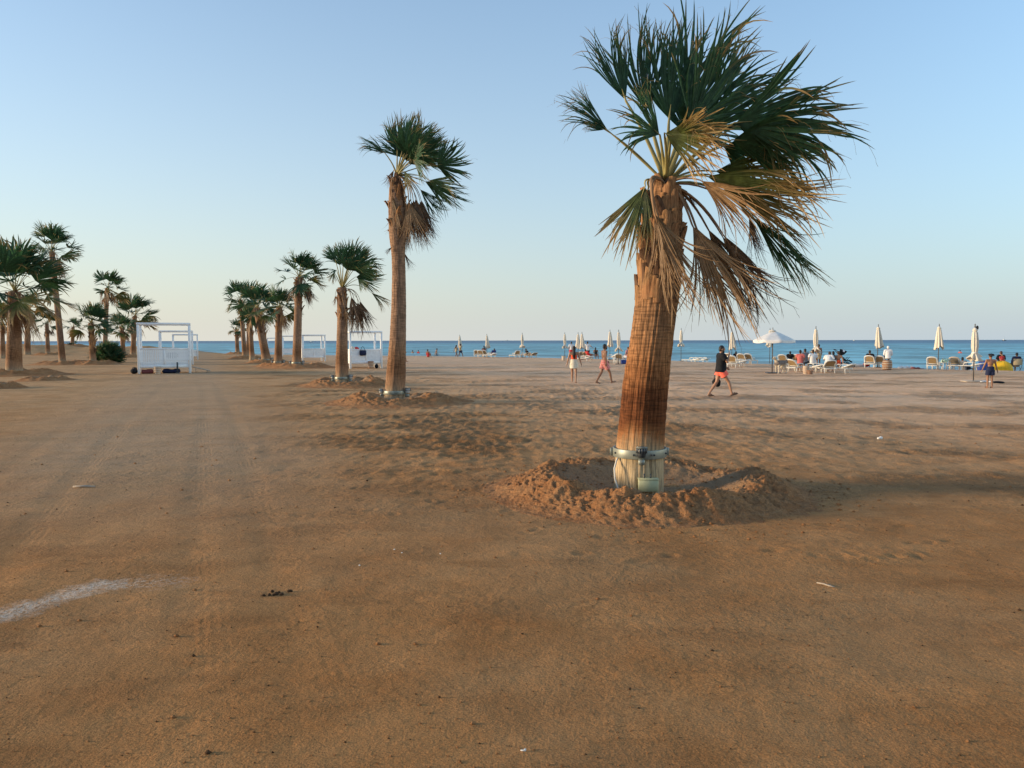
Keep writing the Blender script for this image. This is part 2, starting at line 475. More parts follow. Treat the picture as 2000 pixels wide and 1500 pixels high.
def graded(a, b, step0, k, lim):
    """coordinates from a to b, fine round zero and coarser with distance"""
    out = [0.0]; v = 0.0
    while v < b: v += max(step0, k * abs(v)) ; out.append(min(v, b))
    neg = []; v = 0.0
    while v > a: v -= max(step0, k * abs(v)); neg.append(max(v, a))
    return np.array(sorted(set(neg + out)))
gx = graded(-900, 900, .034, .0105, 0)
gy0 = np.arange(2.4, 8.0, .030); gy = [8.0]
while gy[-1] < 135: gy.append(gy[-1] * 1.0052)
far = [gy[-1]]
while far[-1] < 420: far.append(far[-1] * 1.03)
back = -graded(-260, 0, .3, .15, 0)[::-1]
back = np.array(sorted(set([-260, -120, -60, -30, -15, -8, -4, -2, -1, 0, .6, 1.1, 1.5, 1.8, 2.0, 2.2])))
GY = np.concatenate([back, gy0, np.array(gy), np.array(far[1:])])
GX = gx
X, Y = np.meshgrid(GX, GY)
Z = ground_coarse(X, Y)
# trampled sand: footprints, each with a pushed-up rim
rs = np.random.RandomState(7)
ru, rv = road_uv(X, Y)
tpatch = smooth01(fbm(X / 3.4, Y / 2.2, 77, 4), -.25, .35)
tramp = (.5 + .6 * tpatch) * smooth01(Y, 7.5, 11.5) * smooth01(ru, .5, 4.0) * smooth01(Y, 75, 40) * .88 + .12
Z += 0.046 * tramp * (np.abs(fbm(X / .55, Y / .55, 40, 3)) - .25) * smooth01(Y, 6, 12)
Z += 0.034 * tramp * fbm(X / .22, Y / .30, 44, 2) * smooth01(Y, 9, 13) * smooth01(Y, 40, 25)
def dent(cx, cy, ang, L, W, depth):
    r_ = L * 1.5
    i0, i1 = np.searchsorted(GX, [cx - r_, cx + r_]); j0, j1 = np.searchsorted(GY, [cy - r_, cy + r_])
    if i1 - i0 < 2 or j1 - j0 < 2: return
    x = X[j0:j1, i0:i1] - cx; y = Y[j0:j1, i0:i1] - cy
    a = (x * math.cos(ang) + y * math.sin(ang)) / L; b = (-x * math.sin(ang) + y * math.cos(ang)) / W
    q = a * a + b * b
    Z[j0:j1, i0:i1] += depth * (-np.exp(-q * 1.6) + .55 * np.exp(-(np.sqrt(q) - 1.25) ** 2 * 7))
for i in range(5200):
    y_ = 6.5 + 34 * rs.rand() ** 1.35
    x_ = rs.uniform(-.55, .78) * y_
    u_, v_ = road_uv(x_, y_)
    if rs.rand() > (.12 + .88 * smooth01(u_, .0, 3.5)) * (.10 + .90 * smooth01(y_, 8, 11.5)): continue
    dent(x_, y_, rs.choice([.1, .5, 1.2, 2.6, 1.9]) + rs.normal(0, .4), rs.uniform(.07, .15), rs.uniform(.035, .075), rs.uniform(.003, .012))
for i in range(160):            # a few shallow ones near the camera
    dent(rs.uniform(-3, 4), rs.uniform(3.5, 8), rs.rand() * 6, rs.uniform(.08, .14), rs.uniform(.04, .07), rs.uniform(.001, .003))
# wheel ruts of the dirt track
for off, w, dp in ((4.02, .15, .006), (4.62, .14, .005), (2.45, .16, .007), (1.3, .15, .006)):
    wob = off - 4.0 + .12 * np.sin(rv / 7.0 + off)
    q = (ru - wob) / w
    Z += dp * (-np.exp(-q * q) + .5 * np.exp(-(np.abs(q) - 1.6) ** 2 * 2)) * smooth01(Y, 3, 6) * (0.7 + .5 * perlin(rv / 1.5, ru * 0 + off, 9))

t = NT("sand"); P_ = t.n("NewGeometry", out=0)
sepn = t.t.nodes.new("ShaderNodeSeparateXYZ"); t.t.links.new(P_, sepn.inputs[0])
px_, py_ = sepn.outputs[0], sepn.outputs[1]
big = t.noise(P_, .22, 5, .55); mid = t.noise(P_, 1.1, 5, .6, .3)
st = t.noise(t.n("Mapping", {0: P_, 3: (.45, 1.5, 1)}), 1.6, 5, .62, .4)
# darker brown near the camera, paler sand toward the water
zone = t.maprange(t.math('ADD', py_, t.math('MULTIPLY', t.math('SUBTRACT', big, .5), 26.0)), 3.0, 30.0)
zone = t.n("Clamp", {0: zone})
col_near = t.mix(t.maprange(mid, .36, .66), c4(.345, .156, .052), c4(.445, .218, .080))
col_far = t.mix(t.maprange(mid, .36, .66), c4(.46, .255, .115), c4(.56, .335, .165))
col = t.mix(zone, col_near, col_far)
def lin(a, b, c): return t.math('ADD', t.math('ADD', t.math('MULTIPLY', px_, a), t.math('MULTIPLY', py_, b)), c)
# clean pale beach sand on the seaward side of the palm row
sea_u = t.math('ADD', lin(ROADN[0], ROADN[1], 0.0), t.math('MULTIPLY', t.math('SUBTRACT', big, .5), 12.0))
pale = t.math('MULTIPLY', t.n("Clamp", {0: t.maprange(sea_u, 5.0, 17.0)}), t.n("Clamp", {0: t.maprange(py_, 9.0, 24.0)}))
col = t.mix(pale, col, t.mix(t.maprange(mid, .36, .66), c4(.72, .44, .255), c4(.80, .52, .325)))
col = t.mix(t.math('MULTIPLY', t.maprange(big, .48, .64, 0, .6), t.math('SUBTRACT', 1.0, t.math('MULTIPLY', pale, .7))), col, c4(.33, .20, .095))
col = t.mix(t.maprange(st, .52, .70, 0, .5), col, t.mix(1.0, col, c4(.62, .56, .50), 'MULTIPLY'))
col = t.mix(t.maprange(t.noise(P_, 3.1, 5, .6), .52, .70, 0, .6), col, t.mix(1.0, col, c4(1.28, 1.16, 1.04), 'MULTIPLY'))
# wheel track: paler dusty band
uu = lin(ROADN[0], ROADN[1], 0.0); vv = lin(ROAD[0], ROAD[1], 0.0)
uw = t.math('ADD', uu, t.math('MULTIPLY', t.math('SUBTRACT', t.noise(P_, .35, 2), .5), .8))
band = t.math('MULTIPLY', t.maprange(t.math('ABSOLUTE', t.math('ADD', uw, .9)), 3.4, 1.2), t.maprange(py_, 6.0, 13.0))
band = t.n("Clamp", {0: band})
col = t.mix(t.math('MULTIPLY', band, .55), col, t.mix(t.maprange(st, .35, .65), c4(.37, .255, .155), c4(.46, .33, .215)))
# white salt crust near the left edge, lying along a short line
a_ = on_ground(-60, 1222); b_ = on_ground(190, 1145); c_ = on_ground(330, 1135)
def patch(a, b, w):
    d = b - a; L = np.linalg.norm(d); d = d / L
    al = lin(d[0], d[1], -(d @ a)); ac = lin(-d[1], d[0], -(-d[1] * a[0] + d[0] * a[1]))
    ex = t.math('MAXIMUM', t.math('SUBTRACT', t.math('ABSOLUTE', t.math('SUBTRACT', al, L / 2)), L / 2), 0.0)
    dist = t.math('SQRT', t.math('ADD', t.math('MULTIPLY', ex, ex), t.math('MULTIPLY', ac, ac)))
    dist = t.math('ADD', dist, t.math('MULTIPLY', t.math('SUBTRACT', t.noise(P_, 4.5, 6, .7), .5), w * 2.6))
    return t.n("Clamp", {0: t.maprange(dist, w, w * .15)})
crust = t.math('MULTIPLY', patch(a_, b_, .19), t.maprange(t.noise(P_, 34.0, 8, .8), .40, .53))
crust2 = t.math('MULTIPLY', patch(b_ + V(.12, .05, 0), c_, .24), t.maprange(t.noise(P_, 21.0, 5, .75), .45, .60, 0, .6))
col = t.mix(t.n("Clamp", {0: t.math('ADD', crust, crust2)}), col, c4(.60, .47, .36))
# grains and tiny pebbles
gr = t.noise(P_, 95.0, 3, .7)
col = t.mix(1.0, col, t.n("CombineColor", {0: t.maprange(gr, .3, .7, .60, 1.38), 1: t.maprange(gr, .3, .7, .60, 1.38), 2: t.maprange(gr, .3, .7, .60, 1.38)}), 'MULTIPLY')
sp = t.noise(P_, 60.0, 1, .5)
col = t.mix(t.maprange(sp, .84, .88, 0, .5), col, c4(.6, .5, .38))
col = t.mix(t.maprange(sp, .20, .165, 0, .75), col, c4(.06, .035, .02))
# wet strip by the water
# relief: grains, crumbs, scuffs; tyre tread inside the ruts
h = t.math('ADD', t.math('MULTIPLY', t.noise(P_, 48.0, 4, .65), .35), t.math('MULTIPLY', t.noise(P_, 13.0, 6, .72), 1.1))
h = t.math('ADD', h, t.math('MULTIPLY', st, .8))
trm = t.n("Attribute", out=2, attribute_name="trampled")
kick = t.math('ADD', t.math('MULTIPLY', t.maprange(t.noise(P_, 3.1, 5, .7, .2), .32, .56), 2.5), t.math('MULTIPLY', t.maprange(t.noise(P_, 9.5, 5, .7), .36, .60), 1.9))
h = t.math('ADD', h, t.math('MULTIPLY', kick, t.math('ADD', .12, trm)))
tread = None
for off in (.02, .62, -1.55, -2.7):
    m = t.math('MULTIPLY', t.maprange(t.math('ABSOLUTE', t.math('SUBTRACT', uu, off)), .17, .12), t.maprange(t.noise(P_, 1.3, 4), .44, .62))
    tread = m if tread is None else t.math('ADD', tread, m)
tread = t.n("Clamp", {0: tread})
saw = t.math('MULTIPLY', t.math('SINE', t.math('MULTIPLY', t.math('ADD', uu, 0), 95.0)), .07)
chev = t.math('MULTIPLY', t.math('SINE', t.math('MULTIPLY', t.math('ADD', vv, t.math('MULTIPLY', t.math('ABSOLUTE', t.math('SINE', t.math('MULTIPLY', uu, 9.0))), .12)), 52.0)), .05)
h = t.math('ADD', h, t.math('MULTIPLY', tread, t.math('ADD', saw, chev)))
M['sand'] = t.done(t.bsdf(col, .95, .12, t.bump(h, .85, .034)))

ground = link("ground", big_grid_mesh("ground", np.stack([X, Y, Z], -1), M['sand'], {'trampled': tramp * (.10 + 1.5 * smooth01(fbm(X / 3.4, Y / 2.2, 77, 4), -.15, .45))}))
ground['kind'] = 'structure'; ground['label'] = 'brown sandy beach with wheel tracks and footprints'
def surf_z(x, y):
    """height of the finished ground sheet"""
    i = min(max(np.searchsorted(GX, x) - 1, 0), len(GX) - 2); j = min(max(np.searchsorted(GY, y) - 1, 0), len(GY) - 2)
    u = (x - GX[i]) / (GX[i + 1] - GX[i]); v = (y - GY[j]) / (GY[j + 1] - GY[j])
    return float((Z[j, i] * (1 - u) + Z[j, i + 1] * u) * (1 - v) + (Z[j + 1, i] * (1 - u) + Z[j + 1, i + 1] * u) * v)
def G(px, py):
    p = on_ground(px, py); p[2] = surf_z(p[0], p[1]); return p

# ------------------------------------------------------------------ the sea
sy = [28.0]
while sy[-1] < 320: sy.append(sy[-1] * 1.0075)
while sy[-1] < 45000: sy.append(sy[-1] * 1.10)
sy = np.array([-600., -300, -150, -80, -40, -10, 10] + sy)
sx = graded(-40000, 40000, .55, .016, 0)
SX, SY = np.meshgrid(sx, sy)
sd = -shore_dist(SX, SY)
amp = smooth01(sd, 0, 14) * .85 + .10
fade = smooth01(SY, 420, 180)
def wave(x, y):
    # short wind waves running in toward the beach
    wx = x * .62 + y * .78; wy = -x * .78 + y * .62
    return (.075 * fbm(wx / 3.1, wy / 7.5, 61, 3) + .055 * fbm(wx / 1.5, wy / 3.6, 65, 2) + .05 * fbm(wx / 8.0, wy / 22.0, 69, 2))
SZ = WATER_Z + amp * fade * wave(SX, SY) * 1.5
t = NT("sea_water"); P_ = t.n("NewGeometry", out=0)
sdn = t.n("Attribute", out=2, attribute_name="offshore")
nb = t.noise(t.n("Mapping", {0: P_, 2: (0, 0, .67), 3: (.25, .08, 1)}), .35, 5, .6)
depth = t.math('ADD', sdn, t.math('MULTIPLY', t.math('SUBTRACT', nb, .5), 60.0))
dn = t.math('LOGARITHM', t.math('MAXIMUM', t.math('ADD', sdn, t.math('MULTIPLY', t.math('SUBTRACT', nb, .5), t.math('MULTIPLY', sdn, .5))), .3), 10.0)
col = t.ramp(t.maprange(dn, 0, 3.5), [(0.0, (.34, .38, .34)), (.22, (.17, .34, .37)), (.45, (.145, .36, .40)), (.70, (.11, .335, .40)), (.80, (.035, .13, .23)), (1.0, (.03, .11, .19))])
w1 = t.noise(t.n("Mapping", {0: P_, 2: (0, 0, -.67), 3: (.07, .16, 1)}), 1.0, 3, .55)
w2 = t.noise(t.n("Mapping", {0: P_, 2: (0, 0, -.67), 3: (.03, .06, 1)}), 1.0, 6, .65)
kk = t.math('MULTIPLY', t.maprange(w1, .36, .64, .50, 1.5), t.maprange(w2, .35, .65, .74, 1.24))
col = t.mix(1.0, col, t.n("CombineColor", {0: kk, 1: kk, 2: kk}), 'MULTIPLY')
foam = t.math('MULTIPLY', t.maprange(t.math('ABSOLUTE', t.math('SUBTRACT', sdn, t.math('MULTIPLY', t.noise(P_, .12, 3), 3.2))), .55, .15), t.maprange(t.noise(P_, 1.4, 5, .7), .42, .55))
foam = t.n("Clamp", {0: foam})
h = t.math('ADD', w1, t.math('MULTIPLY', t.noise(t.n("Mapping", {0: P_, 2: (0, 0, .67), 3: (1.6, .7, 1)}), 1.5, 4, .6), .35))
body = t.bsdf(t.mix(foam, col, c4(.75, .76, .76)), .38, .10, t.bump(h, .8, .4))
M['sea'] = t.done(body)
sea = link("sea", big_grid_mesh("sea", np.stack([SX, SY, SZ], -1), M['sea'], {"offshore": sd}))
sea['kind'] = 'structure'; sea['label'] = 'calm blue sea with short waves reaching the horizon'

# ------------------------------------------------------------------ heaped sand rings round the palms
t = NT("heaped_sand"); P_ = t.n("NewGeometry", out=0); co = t.n("TexCoord", out=3)
n1 = t.noise(P_, 2.2, 5, .6); n2 = t.noise(P_, 14.0, 6, .68, .3)
col = t.mix(t.maprange(n1, .35, .65), c4(.39, .172, .068), c4(.49, .25, .112))
col = t.mix(t.maprange(n2, .5, .68, 0, .6), col, c4(.54, .315, .155))
col = t.mix(t.maprange(n2, .42, .32, 0, .5), col, c4(.24, .12, .058))
zone = t.n("Attribute", out=2, attribute_name="inner")
col = t.mix(t.math('MULTIPLY', zone, .75), col, c4(.45, .285, .16))
gr = t.noise(P_, 80.0, 3, .7); k = t.maprange(gr, .3, .7, .72, 1.25)
col = t.mix(1.0, col, t.n("CombineColor", {0: k, 1: k, 2: k}), 'MULTIPLY')
h = t.math('ADD', t.math('MULTIPLY', t.noise(P_, 36.0, 5, .72), 1.3), t.math('MULTIPLY', n2, 2.4))
M['heap'] = t.done(t.bsdf(col, .95, .12, t.bump(h, 1.0, .040)))

def mound_mesh(seed, rc, ro, hgt, ri, na, nr, clump, dx=0.0, pit=.02, low=(), fill=0.0):
    """ring of thrown-up sand: pit inside, lumpy crest at radius rc, skirt ending at ro"""
    r_ = np.linspace(.12, ro * 1.12, nr); a = np.linspace(0, 2 * np.pi, na + 1)
    A, Rr = np.meshgrid(a, r_)
    rcw = rc * (1 + .10 * perlin(np.cos(A) * 1.1 + 5, np.sin(A) * 1.1, seed))
    row = ro * (1 + .10 * perlin(np.cos(A) * 1.4 + 9, np.sin(A) * 1.4, seed + 1))
    Hh = hgt * (1 + .55 * perlin(np.cos(A) * 1.9 + 3, np.sin(A) * 1.9, seed + 2) + .3 * perlin(np.cos(A) * 5, np.sin(A) * 5, seed + 3))
    for (am, wd, k) in low:
        da = (A - am + np.pi) % (2 * np.pi) - np.pi
        Hh = Hh * (1 - k * np.exp(-(da / wd) ** 2))
    q = np.where(Rr < rcw, (rcw - Rr) / (rcw * (1 - ri)), (Rr - rcw) / (row - rcw))
    prof = np.where(Rr < rcw, 1 - smooth01(q, 0, 1) * (1 - fill), 1 - smooth01(q, -.12, .92) ** .8) 
    Xx = Rr * np.cos(A); Yy = Rr * np.sin(A)
    Zz = pit * (Rr < rcw) + Hh * np.clip(prof, 0, 1)
    env = np.clip(prof * 1.5 + .22, 0.12, 1) * smooth01(q, 1.15, .85) + .0
    lump = .55 * np.abs(fbm(Xx / .46 + seed, Yy / .46, seed + 10, 3, .55)) + fbm(Xx / .17, Yy / .17, seed + 20, 3, .65) * .55 + .22 * fbm(Xx / .055, Yy / .055, seed + 30, 2, .6)
    Zz = Zz + clump * np.where(Rr < rcw, np.clip(prof * 1.4, .2, 1), env) * lump * np.where(Rr < rcw * .8, .35, 1.1)
    Zz = Zz - .10 * smooth01(Rr, row * .97, row * 1.12)
    inner = smooth01(rcw - Rr, .05, .35)
    P = np.stack([Xx + dx, Yy, Zz], -1)
    return big_grid_mesh("sand_mound", P, M['heap'], {"inner": inner})

# ------------------------------------------------------------------ fan palms
WIND = V(1.0, .12, 0)
def fan_blade(mb, hub, d, s, L, A, nseg, nstep, rng, wind=.5, grav=.5, split=.5, fold=.28, ragged=.12, cup=.15, broken=.08, threads=0, fill=1.06):
    """one fan leaf: pleated segments joined to `split`, free pointed tips beyond"""
    d = nrm(d); s = nrm(s - d * np.dot(s, d)); n0 = np.cross(s, d)
    a = np.linspace(-A, A, nseg); da = a[1] - a[0]
    a = a + rng.normal(0, da * .10, nseg)
    q = (a / A)
    D = np.cos(a)[:, None] * d + np.sin(a)[:, None] * s + (cup * q * q)[:, None] * n0
    D = nrmr(D)
    Lk = L * (1 - .24 * q * q) * (1 + rng.uniform(-ragged, ragged * .5, nseg))
    pos = np.tile(hub, (nseg, 1)) + d * (.02 * L)
    jit = rng.normal(0, 1, (nseg, 3)) * .10
    brk = (rng.rand(nseg) < broken) * rng.uniform(1.5, 4.5, nseg); bt = rng.uniform(.45, .8, nseg)
    low = np.repeat(rng.normal(0, 1, (nseg // 4 + 2, 3)), 4, 0)[rng.randint(4):][:nseg] * .28
    jit = jit + low
    ws = wind * rng.uniform(.6, 1.3, nseg)
    Pl, Pc, Pr, Tt = [], [], [], []
    wmax = 2 * math.tan(abs(da) / 2) * L * split * fill
    for i in range(nstep + 1):
        t = i / nstep
        if t <= split: w = 2 * math.tan(abs(da) / 2) * L * t * fill + .004
        else: w = wmax * (1 - (t - split) / (1 - split)) ** .55 + .0015
        nl = n0 - D * (D @ n0)[:, None]
        nl = nrmr(nl)
        sv = np.cross(D, nl)
        f = fold * w * (1 - .5 * t)
        Pl.append(pos - sv * w * .5); Pr.append(pos + sv * w * .5); Pc.append(pos + nl * f)
        Tt.append(np.full(nseg, t) + np.where(brk > 0, .25 * (t > bt), 0))
        if i < nstep:
            tm = (i + .5) / nstep; dt = 1.0 / nstep
            bend = ws[:, None] * WIND * (tm ** 1.4) + np.array([0, 0, -1.0]) * (grav * tm ** 2 + brk * (tm > bt))[:, None] + jit * tm * 3
            D = nrmr(D + bend * dt); pos = pos + D * (Lk * dt)[:, None]
    Pl, Pc, Pr, Tt = map(np.array, (Pl, Pc, Pr, Tt))              # steps x seg x 3
    ns = nstep + 1
    verts = np.stack([Pl, Pc, Pr], 2)                             # step, seg, 3, xyz
    idx = np.arange(ns * nseg * 3).reshape(ns, nseg, 3)
    q1 = np.stack([idx[:-1, :, 0], idx[:-1, :, 1], idx[1:, :, 1], idx[1:, :, 0]], -1).reshape(-1, 4)
    q2 = np.stack([idx[:-1, :, 1], idx[:-1, :, 2], idx[1:, :, 2], idx[1:, :, 1]], -1).reshape(-1, 4)
    mb.add(verts.reshape(-1, 3), np.concatenate([q1, q2]).tolist(), 0, np.repeat(Tt[:, :, None], 3, 2).reshape(-1))
    for k in range(threads):                                      # dry fibres curling off the segment edges
        j = rng.randint(nseg); i = rng.randint(int(ns * .45), ns - 1)
        p = Pr[i, j]; dv = nrm(Pc[i + 1, j] - Pc[i, j] + rng.normal(0, .02, 3)); L2 = rng.uniform(.12, .34) * L / 1.2
        pts = [p]; dd = dv
        for m in range(7):
            dd = nrm(dd + rng.normal(0, .22, 3) + V(.10 * wind, 0, -.16)); pts.append(pts[-1] + dd * L2 / 7)
        pts = np.array(pts); wv = .0026
        L_ = np.concatenate([pts, pts + V(wv, 0, wv)])
        mb.add(L_, [(m, m + 1, m + 9, m + 8) for m in range(7)], 0, np.full(16, 1.3))

def bez(p0, p1, p2, n):
    t = np.linspace(0, 1, n)[:, None]
    return (1 - t) ** 2 * p0 + 2 * t * (1 - t) * p1 + t * t * p2

def frond_part(parent, name, base, hub, d, s, L, A, kind, rng, det, ctrl=None, split_parts=True, **kw):
    """a frond (blade mesh) with its stalk as a sub-part; everything relative to the palm's foot"""
    nseg, nstep = det
    mb = MB()
    fan_blade(mb, hub, d, s, L, A, nseg, nstep, rng, **kw)
    mats = {'g': 'leaf_green', 'y': 'leaf_yellow', 'd': 'leaf_dead', 'k': 'leaf_dead_dark'}[kind]
    pm = M['petiole'] if kind in 'gy' else M['petiole_dry']
    c = ctrl if ctrl is not None else base * .45 + hub * .55 + V(0, 0, .10 * np.linalg.norm(hub - base))
    path = bez(base, c, hub, 9)
    ext = hub + nrm(d) * L * .16
    path = np.concatenate([path, [ext]])
    Lp = np.linalg.norm(hub - base)
    rad = np.concatenate([np.linspace(.030, .014, 9), [.004]]) * min(1.15, .55 + .45 * L)
    if split_parts:
        o = mb.build(name, [M[mats]], parent, True, "tip")
        st_ = MB().tube(path, rad, 7, 0, True, .55)
        st_.build("stalk", pm, o)
    else:
        mb.tube(path, rad, 5, 1, True, .6)
        o = mb.build(name, [M[mats], pm], parent, True, "tip")
    return o

def centreline(pts, n):
    """pts rows (z, x, y, radius) -> smooth samples"""
    pts = np.array(sorted(pts), float)
    z = np.linspace(pts[0, 0], pts[-1, 0], n)
    out = np.stack([np.interp(z, pts[:, 0], pts[:, k]) for k in (1, 2, 3)], 1)
    k = max(3, n // 12) | 1
    ker = np.hanning(k + 2)[1:-1]; ker /= ker.sum()
    pad = np.pad(out, ((k // 2, k // 2), (0, 0)), mode='reflect', reflect_type='odd')
    out = np.stack([np.convolve(pad[:, j], ker, 'valid') for j in range(3)], 1)
    return z, out

def trunk_mesh(z, cl, na, seed, rough=.012, ringed=.008):
    a = np.linspace(0, 2 * np.pi, na + 1)
    A, Zz = np.meshgrid(a, z)
    r_ = cl[:, 2][:, None] * np.ones_like(A)
    ca, sa = np.cos(A), np.sin(A)
    gro = fbm((ca * 9 + sa * 4) + 3, sa * 9 + Zz * .35, seed, 3, .6)
    rg = perlin(Zz * 16 + .8 * perlin(ca * 2, sa * 2 + Zz, seed + 7), ca * .6 + sa * .4, seed + 5)
    r_ = r_ + rough * gro * (r_ / .28) + ringed * np.clip(rg, -.3, .5) * (Zz > .6)
    r_ = r_ * (1 + .03 * perlin(ca * 1.3, sa * 1.3 + Zz * .9, seed + 9))
    P = np.stack([cl[:, 0][:, None] + r_ * ca, cl[:, 1][:, None] + r_ * sa, Zz], -1)
    mb = MB().grid(P)
    top = P[-1]; mb.add(np.concatenate([top, [top.mean(0) + V(0, 0, .05)]]), [(i, i + 1, len(top)) for i in range(len(top) - 1)])
    return mb

def boot_shape(c, out, up, w, L, tilt, curl, rng, thick=.016):
    """a dried leaf base: a curved, torn strap standing on the trunk"""
    side = np.cross(up, out); n = 9; m = 5
    rows = []
    for i in range(n):
        t = i / (n - 1)
        ww = w * (1 - .55 * t ** 1.3) * (1 + .12 * rng.normal())
        cen = c + up * L * t + out * (tilt * L * t * t + .01) + side * (curl * L * t * t)
        rows.append([cen + side * (ww * (j / (m - 1) - .5)) - out * (.30 * ww * (abs(j / (m - 1) - .5) * 2) ** 2) for j in range(m)])
    rows = np.array(rows)
    rows[-1] += rng.normal(0, .03, (m, 3)) * L * .6
    back = rows - out * thick
    mb = MB(); mb.grid(rows); mb.grid(back[:, ::-1])
    e = [(j) for j in range(m)]
    f = n * m
    idx = np.arange(n * m).reshape(n, m)
    R0 = rows.reshape(-1, 3); B0 = back.reshape(-1, 3)
    edge = list(idx[0]) + list(idx[1:, -1]) + list(idx[-1, -2::-1]) + list(idx[-2:0:-1, 0])
    k = len(edge)
    mb.add(np.concatenate([R0[edge], B0[edge]]), [(j, j + k, (j + 1) % k + k, (j + 1) % k) for j in range(k)])
    return mb

def boots_on(parent, z, cl, z0, z1, count, rng, w=.22, L=.42, mats=('boot', 'boot_dark'), single=True, tilt=.25):
    acc = MB() if not single else None
    for i in range(count):
        t = (i + .5) / count; h = z0 + (z1 - z0) * t
        a = i * 2.4 + rng.normal(0, .25)
        x = np.interp(h, z, cl[:, 0]); y = np.interp(h, z, cl[:, 1]); r_ = np.interp(h, z, cl[:, 2])
        out = V(math.cos(a), math.sin(a), 0)
        mb = boot_shape(V(x, y, h) + out * (r_ * .97), out, nrm(V(0, 0, 1) + .12 * rng.normal(size=3)), w * rng.uniform(.7, 1.2) * (1 - .35 * t), L * rng.uniform(.6, 1.25) * (1 - .45 * t), rng.uniform(.02, tilt), rng.normal(0, .18), rng)
        if single: mb.build("leaf_base", M[mats[0] if rng.rand() < .75 - 1.1 * max(0, t - .6) else mats[1]], parent)  # more of the second tone near the bud: large crown's shade put into colour
        else:
            for v in mb.v: pass
            o = acc.n
            acc.v += mb.v; acc.f += [tuple(q + o for q in f) for f in mb.f]; acc.attr += mb.attr
            mi = 0 if rng.rand() < .65 else 1
            acc.m += [mi] * len(mb.f); acc.n += mb.n
    if not single and count:
        o = acc.build("leaf_bases", [M[mats[0]], M[mats[1]]], parent); o['kind'] = 'stuff'

PALMS = "fan palms planted in rows on the beach"
def photo_palm(label, prof, bud, fronds, boots, seed, det, bark='bark', yd=None, na=120, nz=240, boot_n=16, threads=14, size=1.0, boot_kw=None):
    """a palm whose trunk profile and leaves follow the photograph; prof rows (py, centre px, width px) from foot to top"""
    foot = G(prof[0][1], prof[0][0]); Y0 = foot[1]
    rng = np.random.RandomState(seed)
    p = thing("palm_tree", label, "palm tree", foot, 0, PALMS)
    rows = []
    for (py, cx, w) in prof:
        q = at_depth(cx, py, Y0) - foot
        rows.append((q[2], q[0], 0.0, w * Y0 / FPX / 2))
    rows[0] = (-.25, rows[0][1], 0, rows[0][3] * 1.02)
    z, cl = centreline(rows, nz)
    trunk_mesh(z, cl, na, seed, .016).build("trunk", M[bark], p)
    B = at_depth(bud[0], bud[1], Y0) - foot
    # growing point: a tight cluster of young leaf stalks
    sp = MB()
    for k in range(7):
        a = k * 2.4; o_ = V(math.cos(a), math.sin(a), 0)
        sp.capsule(B + o_ * .07 - V(0, 0, .45 * size), .085 * size, B + o_ * .05 - V(0, 0, .06), .03, 8, 3)
    sp.build("crown_shaft", M['boot_dark'], p)
    z0 = (at_depth(boots[1], boots[0], Y0) - foot)[2]; z1 = B[2] - .62 * (boot_kw or {}).get('L', .42)
    boots_on(p, z, cl, z0, z1, boot_n, rng, **(boot_kw or {}))
    for (hx, hy, hd, tx, ty, td, A, roll, kind, *rest) in fronds:
        opt = rest[0] if rest else {}
        hub = at_depth(hx, hy, Y0 + hd) - foot; tip = at_depth(tx, ty, Y0 + td) - foot
        d = tip - hub; L = np.linalg.norm(d) * opt.get('ls', 1.0); d = nrm(d)
        view = nrm(hub + foot - V(0, 0, CAM_H))
        inpl = nrm(np.cross(d, view))
        s = inpl * math.cos(R(roll)) + np.cross(d, inpl) * math.sin(R(roll))
        ctrl = None
        if 'c' in opt: ctrl = at_depth(opt['c'][0], opt['c'][1], Y0 + opt['c'][2]) - foot
        base = B + V(0, 0, -.10) + .05 * nrm(hub - B)
        if 'b' in opt: base = at_depth(opt['b'][0], opt['b'][1], Y0 + opt['b'][2]) - foot
        dead = kind in 'dk'
        frond_part(p, "dead_frond" if dead else "frond", base, hub, d, s, L, R(A), kind, rng, det, ctrl, True,
                   wind=1.5 * opt.get('w', .30 if not dead else .10), grav=opt.get('g', .28 if not dead else .35) + (.18 if not dead else 0), split=opt.get('sp', .60 if not dead else .42),
                   fold=.30 if not dead else .36, ragged=.16 if not dead else .28, cup=opt.get('cup', .12), broken=opt.get('br', .10), threads=threads, fill=opt.get('fill', 1.06 if not dead else 1.35))
    return p, foot, z, cl

